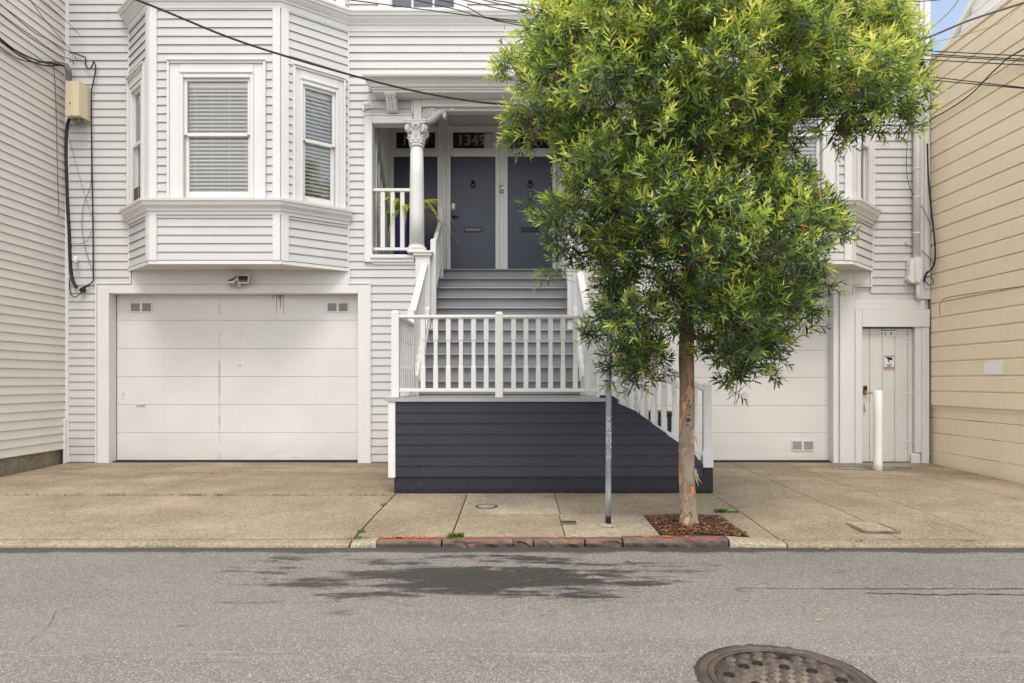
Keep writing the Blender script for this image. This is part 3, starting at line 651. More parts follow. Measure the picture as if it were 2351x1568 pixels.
for py in (775.6, 903, 1013):
    z = Z(py, 10.93); mb = MB(); mb.prism([(X(2073, 10.93), z-.005), (X(2094, 10.93), z-.03), (X(2094, 10.93), z+.03), (X(2073, 10.93), z+.005)], yU-.006, yU-.0005); mb.box(X(2095, 10.93), X(2098, 10.93), yU-.075, yU-.004, z-.06, z+.06, .004); mb.build('hinge', M['garage'], ud)
mb = MB(); mb.box(X(1981, 10.93), X(1990, 10.93), yU-.03, yU-.0005, Z(906, 10.93), Z(885, 10.93), .012); lk = mb.build('lock', M['brass'], ud)
MB().box(X(1982, 10.93), X(1989, 10.93), yU-.034, yU-.0302, Z(896, 10.93), Z(886, 10.93), .003).build('keypad', M['black'], ud)
MB().tube([P(1985.5, 902, yU-.02), P(1985.5, 902, yU-.055), P(1990, 902.3, yU-.06), P(2003, 902, yU-.058)], .009, 8).build('lever', M['brass'], ud)
mb = MB(); mb.tube([P(1985, 926, yU-.001), P(1986.5, 927, yU-.035), P(1987, 935, yU-.045), P(1986.5, 942, yU-.035), P(1985, 943, yU-.001)], .010, 8); mb.box(X(1982, 10.93), X(1988, 10.93), yU-.004, yU-.0005, Z(945, 10.93), Z(941, 10.93)); mb.box(X(1982, 10.93), X(1988, 10.93), yU-.004, yU-.0005, Z(928, 10.93), Z(924, 10.93)); mb.build('pull_handle', M['garage'], ud)
# warning sign
sg = thing('warning_sign', 'small red and white video surveillance warning sign on utility door', 'sign', P(2041, 849, yU-.006)); yS = yU-.008
x0, x1, z0, z1 = X(2028.6, yS), X(2054, yS), Z(849, yS), Z(814, yS)
MB().box(x0, x1, yS, yS+.006, z0, z1, .001).build('sign_plate', M['sticker_grey'], sg)
hgt = z1-z0; xm = (x0+x1)/2
for a, b in ((z1-hgt*.155, z1-.004), (z0+.004, z0+hgt*.115)): MB().box(x0+.004, x1-.004, yS-.0012, yS-.0004, a, b).build('red_band', M['red'], sg)
for a, b in ((x0+.004, x0+.010), (x1-.010, x1-.004)): MB().box(a, b, yS-.001, yS-.0002, z0+hgt*.116, z1-hgt*.156).build('red_border', M['red'], sg)
wall_text('WARNING', .038, M['sticker_grey'], sg, (xm, yS-.0022, z1-hgt*.085), bold=.0008); wall_text('NO TRESPASSING', .0205, M['sticker_grey'], sg, (xm, yS-.0022, z0+hgt*.062), bold=.0003)
for k, s in enumerate(('24 HOUR', 'VIDEO', 'SURVEILLANCE')): wall_text(s, .0235, M['printblack'], sg, (xm, yS-.0014, z0+hgt*(.335-.092*k)), bold=.0006)
mb = MB(); ic = lambda u, v: (xm+u, z0+hgt*.66+v)
mb.prism([ic(-.05, .045), ic(-.045, .02), ic(.03, -.012), ic(.052, .0), ic(.05, .03), ic(.03, .038)], yS-.0016, yS-.0006); mb.prism([ic(-.02, .012), ic(-.02, -.03), ic(.012, -.05), ic(.012, -.036), ic(-.005, -.02), ic(0, .004)], yS-.0019, yS-.0016); mb.build('camera_symbol', M['printblack'], sg)
st = thing('sticker', 'narrow blue topped printed sticker at the top of utility door', 'sticker', P(2039, 770, yU-.004)); yT = yU-.003
x0, x1, z0, z1 = X(2021.8, yT), X(2056.5, yT), Z(770, yT), Z(757, yT)
MB().box(x0, x1, yT, yT+.002, z0, z1).build('sticker_sheet', M['sticker_grey'], st); MB().box(x0, x1, yT-.001, yT-.0003, z1-.017, z1-.002).build('blue_band', M['printblue'], st)
for k in range(5):
    xx = x0+(k+.5)*(x1-x0)/5; MB().prism([(xx-.012, z0+.012), (xx+.012, z0+.012), (xx+.014, z0+.04), (xx, z0+.058), (xx-.010, z0+.05)], yT-.001, yT-.0003).build('printed_figure', M[('wood', 'plaque', 'box', 'printblack', 'curtain')[k]], st)

# ------------------------------------------------------------------ windows
class Face:
    """a vertical plane from plan point A to B, outward on the right of A->B; local (u, out, z)"""
    def __init__(s, A, B): s.A = Vector(A); s.B = Vector(B); s.L = (s.B-s.A).length; s.u = (s.B-s.A)/s.L; s.n = Vector((s.u.y, -s.u.x))
    def tf(s, p): q = s.A+s.u*p[0]-s.n*p[1]; return Vector((q.x, q.y, p[2]))     # p[1] is depth INTO the wall
    def ang(s): return math.atan2(s.u.y, s.u.x)
SLAT = {}
def window(fc, u0, u1, z0, z1, zm, parent, label, blind=True, cw=.20, ch=.24):
    """u0..u1, z0..z1: sash opening. casing outside it."""
    w = obj('window', None, parent, fc.tf((u0, 0, z0)), label=label); T_ = fc.tf
    def part(name, mat, *bs):
        mb = MB(T_)
        for b_ in bs: mb.box(*b_[:6], b_[6] if len(b_) > 6 else .003)
        return mb.build(name, mat, w)
    # stepped casing
    e = .0007
    part('casing', M['trim'], (u0-cw, u0-cw+.035, -.065, .0, z0-.02, z1+ch, .006), (u0-cw+.035+e, u0-.055, -.035, .0, z0-.02, z1+ch-.06, .004), (u0-.055+e, u0, -.050, .0, z0-.02, z1+.05, .008))
    part('casing', M['trim'], (u1+cw-.035, u1+cw, -.065, .0, z0-.02, z1+ch, .006), (u1+.055, u1+cw-.035-e, -.035, .0, z0-.02, z1+ch-.06, .004), (u1, u1+.055-e, -.050, .0, z0-.02, z1+.05, .008))
    part('head_casing', M['trim'], (u0-cw-.015, u1+cw+.015, -.082, -.066, z1+ch-.02, z1+ch+.012, .004), (u0-cw+.036, u1+cw-.036, -.060, .0, z1+ch-.058, z1+ch-.001, .008), (u0-.054, u1+.054, -.04, -.002, z1+.052, z1+ch-.060, .006), (u0-.04, u1+.04, -.058, -.041, z1+.07, z1+.11, .008), (u0+e, u1-e, -.048, .0, z1, z1+.05, .008))
    # sashes
    s = .048; um = (u0+u1)/2
    part('upper_sash', M['trim'], (u0+.001, u0+s, -.010, .03, zm, z1-.001), (u1-s, u1-.001, -.010, .03, zm, z1-.001), (u0+s+e, u1-s-e, -.009, .03, z1-s*.8, z1-.001), (u0+s+e, u1-s-e, -.014, .03, zm-.02, zm+.032, .005))
    part('lower_sash', M['trim'], (u0+.001, u0+s+.012, .032, .06, z0+.001, zm+.02), (u1-s-.012, u1-.001, .032, .06, z0+.001, zm+.02), (u0+s+.013, u1-s-.013, .033, .06, z0+.001, z0+.09), (u0+s+.013, u1-s-.013, .033, .06, zm-.021, zm+.012))
    for a, b, dpt in ((zm+.03, z1-s*.7, .018), (z0+.085, zm-.015, .046)):
        MB(T_).add([(u0+s*.8, dpt, a), (u1-s*.8, dpt, a), (u1-s*.8, dpt, b), (u0+s*.8, dpt, b)], [(0, 1, 2, 3)]).build('pane', M['glass'], w)
    mb = MB(T_); mb.add([(u0-.05, .5, z0), (u1+.05, .5, z0), (u1+.05, .5, z1), (u0-.05, .5, z1), (u0-.02, .064, z0), (u1+.02, .064, z0), (u1+.02, .064, z1), (u0-.02, .064, z1)], [(0, 1, 2, 3), (0, 4, 5, 1), (3, 2, 6, 7), (1, 5, 6, 2), (4, 0, 3, 7)]); mb.build('room_behind', M['room'], w)
    if blind:
        L_ = round(u1-u0-.05, 3)
        if L_ not in SLAT:
            pr = [(-.016, -.020), (-.009, -.002), (.003, .012), (.015, .020), (.005, .0095), (-.007, -.0045)]
            SLAT[L_] = MB().prism(pr, 0, L_, 'x').mesh('blind_slat', M['slat'])
        z = z0+.11
        while z < z1-.10:
            obj('blind_slat', SLAT[L_], w, fc.tf((u0+.025, .088, z)), fc.ang()); z += .0585
        part('blind_rail', M['slat'], (u0+.02, u1-.02, .068, .12, z1-.10, z1-.03))
        mb = MB(T_)
        for q in (.12, .38, .66, .92): mb.box(u0+.025+L_*q-.002, u0+.025+L_*q+.002, .066, .068, z0+.1, z1-.1)
        mb.build('blind_cord', M['slat'], w)
    return w

# ------------------------------------------------------------------ bays
ZB0, ZB1, ZS0, ZS1, ZC0, ZC1 = 3.217, 3.94, 3.945, 4.15, 7.04, 7.30
def bay(pts, name, side):
    A, B, C, Dp = pts
    bw = obj('bay_window', None, house, (B[0], D_F, ZB0), label='three sided bay with grey clapboards'+(' above the left garage' if side < 0 else ' above the right garage'))
    fl, ff, fr = Face(A, B), Face(B, C), Face(C, Dp); faces = (fl, ff, fr)
    # soffit and core
    mb = MB(); mb.prism([(A[0], A[1]), (B[0], B[1]), (C[0], C[1]), (Dp[0], Dp[1])], ZB0-.02, ZB0+.02, 'z'); mb.build('soffit', M['soffit'], bw)
    mb = MB(); o_ = .0
    mb.sweep([A, B, C, Dp], [(.012, ZB0-.03), (.022, ZB0-.03), (.022, ZB0+.02), (.012, ZB0+.02)]); mb.build('bottom_trim', M['trim'], bw)
    CBW = .115
    wins = []
    for i, fc in enumerate(faces):
        L_ = fc.L
        if i == 1: u0, u1 = .385*L_/1.95, L_-.385*L_/1.95; us = (u0+.10*L_/1.95, u1-.10*L_/1.95)
        if i == 1:
            k = L_/1.955; su0, su1 = (-4.95+5.46)*k, (-3.95+5.46)*k; zt = Z(183, 10.25); z0 = 4.19; cw, ch = .235, .27
        else:
            su0, su1 = (.30*L_, .79*L_) if i == 2 else (.21*L_, .70*L_)
            zt = Z(183, 10.25); z0 = 4.19; cw, ch = .155, .27
        zm = Z(312, 10.25)
        hole = (su0-cw, su1+cw, z0-.1, zt+ch-.03)
        mbw = MB(fc.tf)
        for a, b, p, q in rect_minus(.0, L_, ZB0+.02, 9.3, [(su0, su1, z0, zt)]): mbw.box(a, b, .004, .03, p, q)
        mbw.build('bay_wall', M['siding'], bw)
        ca, cb = (.02, CBW) if i == 0 else ((CBW, CBW) if i == 1 else (CBW, .02))
        n1, n2 = round((ZB1-ZB0-.03)/.128), 0
        P0, P1 = fc.A+fc.u*ca, fc.B-fc.u*cb
        siding(P0, P1, ZB0+.03, ZB1, [], M['siding'], bw, h=(ZB1-ZB0-.03)/5.5, lip=.023)
        siding(P0, P1, ZS1+.0, ZC0+.02, [(hole[0]-ca, hole[1]-ca, hole[2], hole[3])], M['siding'], bw, h=.1288)
        siding(P0, P1, ZC1, 8.1, [(hole[0]-ca, hole[1]-ca, 7.2, 9)], M['siding'], bw, h=.1288)
        wins.append((fc, su0, su1, z0, zt, zm, cw, ch))
        # upper floor window shown only as its foot
        mbu = MB(fc.tf)
        for a, b in ((su0-cw, su0), (su1, su1+cw)): mbu.box(a, b, -.05, .0, ZC1+.005, 8.9, .006)
        mbu.box(su0+.001, su1-.001, -.02, .0, ZC1+.005, ZC1+.12, .004); mbu.build('upper_casing', M['trim'], bw)
        mbu = MB(fc.tf); mbu.add([(su0, -.003, ZC1+.12), (su1, -.003, ZC1+.12), (su1, -.003, 8.9), (su0, -.003, 8.9)], [(0, 1, 2, 3)]); mbu.build('upper_pane', M['darkglass'], bw)
        # corner boards
        for a, b in (((0, CBW-.002) if i > 0 else (None, None)), ((L_-CBW+.002, L_) if i < 2 else (None, None))):
            if a is None: continue
            for zz in ((ZB0+.022, ZB1), (ZS1, ZC0), (ZC1, 9.2)): MB(fc.tf).box(a, b, -.034, .003, *zz, .004).build('corner_board', M['trim'], bw)
        if i != 1:
            a, b = (0, .022) if i == 0 else (L_-.022, L_)
            for zz in ((ZB0+.022, ZB1), (ZS1, ZC0)): MB(fc.tf).box(a, b, -.03, .003, *zz, .003).build('corner_board', M['trim'], bw)
    # sill moulding
    pr = [(.0, ZS0-.02), (.034, ZS0-.02), (.036, ZS0+.028), (.06, ZS0+.034), (.062, ZS0+.06), (.085, ZS0+.085), (.115, ZS0+.105), (.125, ZS0+.13), (.125, ZS0+.15), (.15, ZS0+.162), (.155, ZS0+.19), (.155, ZS0+.20), (.0, ZS1+.012)]
    MB().sweep([A, B, C, Dp], pr).build('sill_moulding', M['trim'], bw)
    for i, wv in enumerate(wins):
        fc, su0, su1, z0, zt, zm, cw, ch = wv
        window(fc, su0, su1, z0, zt, zm, house, ('left facing', 'street facing', 'right facing')[i]+' bay window with white blinds', True, cw, ch)
LB = [(-6.15, D_F), (-5.46, D_BAY), (-3.505, D_BAY), (-2.655, D_F)]
RBY = [(2.231, D_F), (3.081, D_BAY), (5.036, D_BAY), (5.70, D_F)]
bay(LB, 'left', -1); bay(RBY, 'right', 1)
# upper cornice wrapping both bays
pr = [(.0, ZC0-.03), (.026, ZC0-.03), (.03, ZC0+.06), (.05, ZC0+.065), (.055, ZC0+.085), (.085, ZC0+.11), (.115, ZC0+.14), (.12, ZC0+.165), (.15, ZC0+.17), (.155, ZC0+.20), (.175, ZC0+.215), (.18, ZC0+.24), (.16, ZC1), (.0, ZC1+.01)]
MB().sweep(LB+RBY, pr).build('cornice', M['trim'], house)
# upper floor window
w = obj('window', None, house, (UW[0], D_F, UW[2]), label='upper window with three panes above the entry')
x0, x1 = UW[0], UW[1]
for a in ((x0-.2, x0, -.05), (x1, x1+.2, -.05)): MB().box(a[0], a[1], D_F-.05, D_F+.003, 7.315, 9.1, .006).build('casing', M['trim'], w)
MB().box(x0+.001, x1-.001, D_F-.03, D_F+.05, 7.315, 7.39, .006).build('sill', M['trim'], w)
for k in range(4): xx = x0+(x1-x0)*k/3; MB().box(xx-.015, xx+.015, D_F+.002, D_F+.05, 7.392, 8.9, .004).build('mullion', M['trim'], w)
for k in range(3):
    a = x0+(x1-x0)*k/3+.016; b = x0+(x1-x0)*(k+1)/3-.016
    MB().add([(a, D_F+.03, 7.392), (b, D_F+.03, 7.392), (b, D_F+.03, 8.9), (a, D_F+.03, 8.9)], [(0, 1, 2, 3)]).build('pane', M['glass'], w)
MB().box(x0, x1, D_F+.3, D_F+.31, 7.3, 9).build('room_behind', M['room'], w)

# ------------------------------------------------------------------ entry porch
MX = lambda x: -.42-x      # the entry is symmetrical about x = -0.21
def both(f):
    for s in (0, 1): f((lambda v: v) if s == 0 else MX, s)
FLOOR = 3.45; BEAM = 5.745; CEIL = 6.42
pw = MB(); pw.box(-2.30, MX(-2.30), D_DOOR+.05, D_DOOR+.12, 3.2, CEIL+.02)
pw.build('porch_wall', M['trim'], house)
MB().box(-2.42, MX(-2.42), D_F+.161, D_DOOR+.15, CEIL, CEIL+.06).build('porch_ceiling', M['trim'], house)
def porch_side(m, s):
    a, b = sorted((m(-2.42), m(-2.29))); MB().box(a, b, D_F+.161, D_DOOR+.05, 1.0, CEIL-.001).build('porch_side_wall', M['trim'], house)
    for k in range(6):     # vertical battens on the side wall
        y = D_F+.30+k*.22; a, b = sorted((m(-2.289), m(-2.262))); MB().box(a, b, y, y+.07, FLOOR+.002, CEIL-.002, .004).build('batten', M['trim'], house)
    a, b = sorted((m(-2.261), m(-2.235)))
    MB().prism([(D_F+.25, 5.35), (D_F+.25, 5.50), (D_DOOR-.05, 4.20), (D_DOOR-.05, 4.05)], a, b, 'x').build('diagonal_board', M['lampgrey'], house)  # grey diagonal board across the battens
    a, b = sorted((m(-2.29), m(-1.345))); MB().box(a, b, D_F+.012, D_DOOR+.04, FLOOR-.10, FLOOR).build('porch_floor', M['deck'], house)
    a, b = sorted((m(-1.40), m(-1.346))); MB().box(a, b, D_F+.03, D_DOOR, .2, FLOOR-.101).build('stair_wall', M['trim'], house)
    # frame of the side opening
    def fb(xa, xb, y0, y1, z0, z1, c=.006, name='entry_frame'):
        a, b = sorted((m(xa), m(xb))); return MB().box(a, b, y0, y1, z0, z1, c).build(name, M['trim'], house)
    fb(-2.386, -2.27, D_F-.05, D_F+.161, 3.335, 5.66); fb(-2.269, -1.625, D_F-.05, D_F+.161, Z(285, D_F), 5.659); fb(-2.38, -1.60, D_F-.062, D_F+.02, 3.33, 3.38); fb(-2.30, -1.585, D_F-.085, D_F+.161, 3.381, 3.445, .012, 'porch_sill'); fb(-2.269, -1.58, D_F-.04, D_F+.16, 3.29, 3.329)
    fb(-2.40, -2.3865, D_F-.04, D_F+.003, 3.32, 5.68, .003); fb(-2.40, -1.64, D_F-.058, D_F+.003, 5.661, 5.684, .003); fb(-1.64, -1.615, D_F-.056, D_F+.003, 5.685, 5.93, .003)
    fb(-1.614, -1.485, D_F-.046, D_F+.161, Z(285, D_F)+.002, 5.92)
    # railing in the opening
    r = obj('porch_railing', None, house, (m(-1.95), D_F+.05, FLOOR))
    def rb(xa, xb, z0, z1, y0, y1, name):
        a, b = sorted((m(xa), m(xb))); MB().box(a, b, y0, y1, z0, z1, .006).build(name, M['trim'], r)
    rb(-2.27, -1.655, Z(438.5, D_F), Z(431.5, D_F), D_F+.01, D_F+.09, 'top_rail'); rb(-2.269, -1.66, Z(574, D_F), Z(567.5, D_F), D_F+.02, D_F+.08, 'bottom_rail')
    for a, b in ((872.5, 883), (895.6, 905.3), (918, 927.8)): rb(X(a, D_F), X(b, D_F), Z(567.5, D_F)-.001, Z(438.5, D_F)+.001, D_F+.022, D_F+.078, 'baluster')
    # pedestal
    pd = obj('pedestal', None, house, (m(-1.455), D_F, .14))
    def pb(xa, xb, y0, y1, z0, z1, name, c=.006):
        a, b = sorted((m(xa), m(xb))); MB().box(a, b, y0, y1, z0, z1, c).build(name, M['trim'], pd)
    pb(-1.577, -1.345, D_F-.09, D_F+.16, .12, 3.42, 'pedestal_shaft'); pb(-1.61, -1.315, D_F-.125, D_F+.18, 3.421, 3.46, 'pedestal_cap', .01); pb(-1.70, -1.30, D_F-.14, D_F+.19, 3.461, 3.50, 'pedestal_cap', .012)
    # column
    cx, cy = m(X(957, 10.94)), D_F+.04
    cl = obj('column', None, house, (cx, cy, 3.5))
    zb, zc = 3.50, Z(335, 10.94)
    MB().box(cx-.155, cx+.155, cy-.155, cy+.155, zb+.001, zb+.03, .004).build('column_base', M['trim'], cl)
    MB().lathe([(.150, zb+.031), (.157, zb+.05), (.150, zb+.072), (.125, zb+.085), (.122, zb+.10), (.13, zb+.112)], (cx, cy, 0), 28).build('column_base', M['trim'], cl)
    MB().lathe([(.119, zb+.1125), (.117, zb+.6), (.110, zc-.5), (.101, zc-.03)], (cx, cy, 0), 28).build('column_shaft', M['trim'], cl)
    cap = MB(); ch = .40
    cap.lathe([(.11, zc-.03), (.122, zc-.015), (.122, zc+.0), (.11, zc+.01), (.103, zc+.02), (.104, zc+.10), (.112, zc+.2), (.135, zc+.28), (.16, zc+.315)], (cx, cy, 0), 28)
    for ring, (zz, hh, ww, nn, r0) in enumerate(((zc+.02, .15, .042, 8, .104), (zc+.06, .20, .045, 8, .108))):   # acanthus leaves
        for k in range(nn):
            a = 2*math.pi*(k+.5*ring)/nn; d = Vector((math.cos(a), math.sin(a), 0)); sdv = Vector((-d.y, d.x, 0)); rows = []
            for j in range(7):
                u = j/6; bend = .012+.045*u**2.2; w_ = ww*(1-.55*u**3)*(1.0 if j < 6 else .45)*(1+.18*math.sin(j*2.6))
                zc_ = zz+hh*(u if u < .86 else .86-(u-.86)*1.3)
                base = Vector((cx, cy, zc_))+d*(r0+bend)
                rows.append([base-sdv*w_-d*.012, base-sdv*w_*.45+d*.006, base+d*.012, base+sdv*w_*.45+d*.006, base+sdv*w_-d*.012])
            vs = [p for r_ in rows for p in r_]; fs = [(j*5+i, j*5+i+1, (j+1)*5+i+1, (j+1)*5+i) for j in range(6) for i in range(4)]
            cap.add(vs, fs, True)
    for k in range(4):       # corner volutes
        a = math.pi/4+k*math.pi/2; d = Vector((math.cos(a), math.sin(a), 0)); pts = []; rr = []
        for j in range(26):
            u = j/25; th = u*2.3*2*math.pi; r_ = .062*(1-.85*u)
            pts.append(Vector((cx, cy, zc+.235))+d*(.165+r_*math.sin(th)*.8)+Vector((0, 0, r_*math.cos(th)))); rr.append(.017*(1-.5*u))
        for w_ in (-.018, .018): cap.tube([p+Vector((-d.y, d.x, 0))*w_ for p in pts], rr, 6)
    for k in range(4):       # face ornament and small inner scrolls
        a = k*math.pi/2; d = Vector((math.cos(a), math.sin(a), 0)); sdv = Vector((-d.y, d.x, 0)); c0 = Vector((cx, cy, zc+.29))+d*.15
        cap.lathe([(0.0, -.02), (.026, -.01), (.03, .012), (.018, .03), (0, .034)], c0, 8)
        for q in (-1, 1): cap.tube([c0+sdv*q*(.03+.03*u)+d*(-.01)+Vector((0, 0, -.06+.1*u-.05*u*u)) for u in (0, .25, .5, .75, 1)], [.010, .012, .014, .012, .016], 6)
    ab = []
    for k in range(4):       # concave abacus
        for j in range(5):
            a0 = math.pi/4+k*math.pi/2; p0 = Vector((math.cos(a0), math.sin(a0)))*.235; p1 = Vector((math.cos(a0+math.pi/2), math.sin(a0+math.pi/2)))*.235
            u = .06+.88*j/4; q = p0.lerp(p1, u); q *= 1-.13*math.sin(math.pi*j/4); ab.append((cx+q.x, cy+q.y))
    cap.prism(ab, zc+.315, zc+.345, 'z'); cap.prism([(cx+(p[0]-cx)*1.06, cy+(p[1]-cy)*1.06) for p in ab], zc+.3455, zc+.37, 'z')
    cap.build('capital', M['trim'], cl)
    # scroll bracket in the upper corner of the entry
    br = obj('scroll_bracket', None, house, (m(-1.3), D_F+.06, 5.5))
    sgn = 1 if s == 0 else -1
    bx = lambda px: m(X(px, 10.95)); bz = lambda py: Z(py, 10.95)
    outline = [(970, 262), (968, 274), (974, 281), (984, 283), (994, 279), (1004, 271), (1012, 264), (1018, 263), (1017, 270), (1021, 272), (1025, 266), (1024, 257), (1018, 252), (1010, 253), (1000, 258), (992, 257), (985, 252), (975, 253)]
    pts = [(bx(a), bz(b)) for a, b in outline]
    if s: pts = pts[::-1]
    MB().prism(pts, D_F+.0, D_F+.12).build('bracket_body', M['trim'], br)
    def spiral(pcx, pcy, r0, turns, wdt, ph=0., dirn=1):
        pp = [Vector((bx(pcx), D_F-.008, bz(pcy)))+Vector((sgn*r0*(1-.88*u)*math.cos(ph+dirn*u*turns*6.283), 0, r0*(1-.88*u)*math.sin(ph+dirn*u*turns*6.283))) for u in [j/22 for j in range(23)]]
        MB().tube(pp, [wdt*(1-.4*j/22) for j in range(23)], 6).build('scroll', M['trim'], br)
    spiral(981, 264, .075, 2.1, .016, 2.0, -1); spiral(1018, 260, .036, 1.6, .010, .6, 1)
    MB().tube([Vector((bx(a), D_F-.006, bz(b))) for a, b in ((975, 278), (985, 279), (994, 275), (1003, 267), (1012, 260), (1020, 257))], .010, 6).build('scroll', M['trim'], br)
    for k in range(5): MB().tube([Vector((bx(995), D_F+.0, bz(257))), Vector((bx(995+(k-2)*4.2), D_F-.008, bz(249-abs(2-k)*-1.5)))], [.008, .014], 6).build('shell_flute', M['trim'], br)
    mb = MB(); a, b = sorted((bx(970), bx(1028))); mb.box(a, b, D_F-.02, D_F+.12, bz(247.5), bz(243.5), .006)
    a, b = sorted((bx(1030), bx(1046))); mb.box(a, b, D_F-.01, D_F+.12, bz(257), bz(245), .02); mb.build('bracket_cap', M['trim'], br)
    # console bracket under the hood
    cb = obj('console_bracket', None, house, (m(-1.94), D_F, 5.4)); a, b = sorted((m(-2.02), m(-1.86)))
    zq = lambda z: 5.92-(5.92-z)*.42
    def cp(y, z): return (D_F-.05-y, zq(z))
    prof = [cp(-.046, 5.92), cp(.26, 5.92), cp(.275, 5.87), cp(.25, 5.82), cp(.20, 5.79), cp(.19, 5.74), cp(.17, 5.66), cp(.13, 5.55), cp(.10, 5.47), cp(.085, 5.40), cp(.05, 5.375), cp(-.046, 5.38)]
    MB().prism(prof[::-1], a, b, 'x').build('bracket_body', M['trim'], cb)
    for k in range(3):
        xx = a+.035+k*.045; MB().tube([(xx, D_F-.05-y_-.004, zq(z_)) for y_, z_ in ((.20, 5.76), (.19, 5.70), (.165, 5.63), (.125, 5.53), (.095, 5.45), (.078, 5.40))], .014, 6).build('flute', M['trim'], cb)
    for k in range(3): MB().lathe([(0, -.02), (.02, -.008), (.022, .006), (.012, .02), (0, .023)], (a+.035+k*.045, D_F-.05-.22, zq(5.79)), 8).build('flower', M['trim'], cb)
    MB().tube([(a-.012, D_F-.05-.24, zq(5.86)), (b+.012, D_F-.05-.24, zq(5.86))], .022, 10).build('roll', M['trim'], cb)
both(porch_side)
bar(-1.484, MX(-1.484), D_F-.045, D_F+.161, BEAM+.06, 5.92, name='entry_beam'); bar(-1.5, MX(-1.5), D_F-.06, D_F-.0455, 5.80, 5.84, name='entry_beam', c=.006)
# hood
pr = [(.0, 5.922), (.30, 5.922), (.305, 5.95), (.33, 5.955), (.335, 5.975), (.37, 5.985), (.385, 6.02), (.43, 6.06), (.50, 6.085), (.51, 6.11), (.51, 6.135), (.0, 6.19)]
hx0, hx1 = -1.95, MX(-1.95)
MB().sweep([(hx0, D_F+.002), (hx0+.001, D_F-.001), (hx1-.001, D_F-.001), (hx1, D_F+.002)], [(q*.98, z) for q, z in pr]).build('hood', M['trim'], house) if False else None
def hood():
    mb = MB(); n = len(pr); vs = []
    for (x, sx) in ((-2.04, -1), (MX(-2.04), 1)):
        for q, z in pr: vs.append((x+sx*q*.55, D_F-.002-q, z))
    fs = [(k, (k+1) % n, n+(k+1) % n, n+k) for k in range(n)]
    # mitred returns down to the wall
    b = len(vs)
    for (x, sx) in ((-2.04, -1), (MX(-2.04), 1)):
        for q, z in pr: vs.append((x+sx*q*.55, D_F-.002, z))
    for s in (0, 1):
        for k in range(n-1):
            f = (s*n+k, b+s*n+k, b+s*n+k+1, s*n+k+1); fs.append(f if s == 0 else f[::-1])
    return mb.add(vs, fs).build('hood', M['trim'], house)
hood()
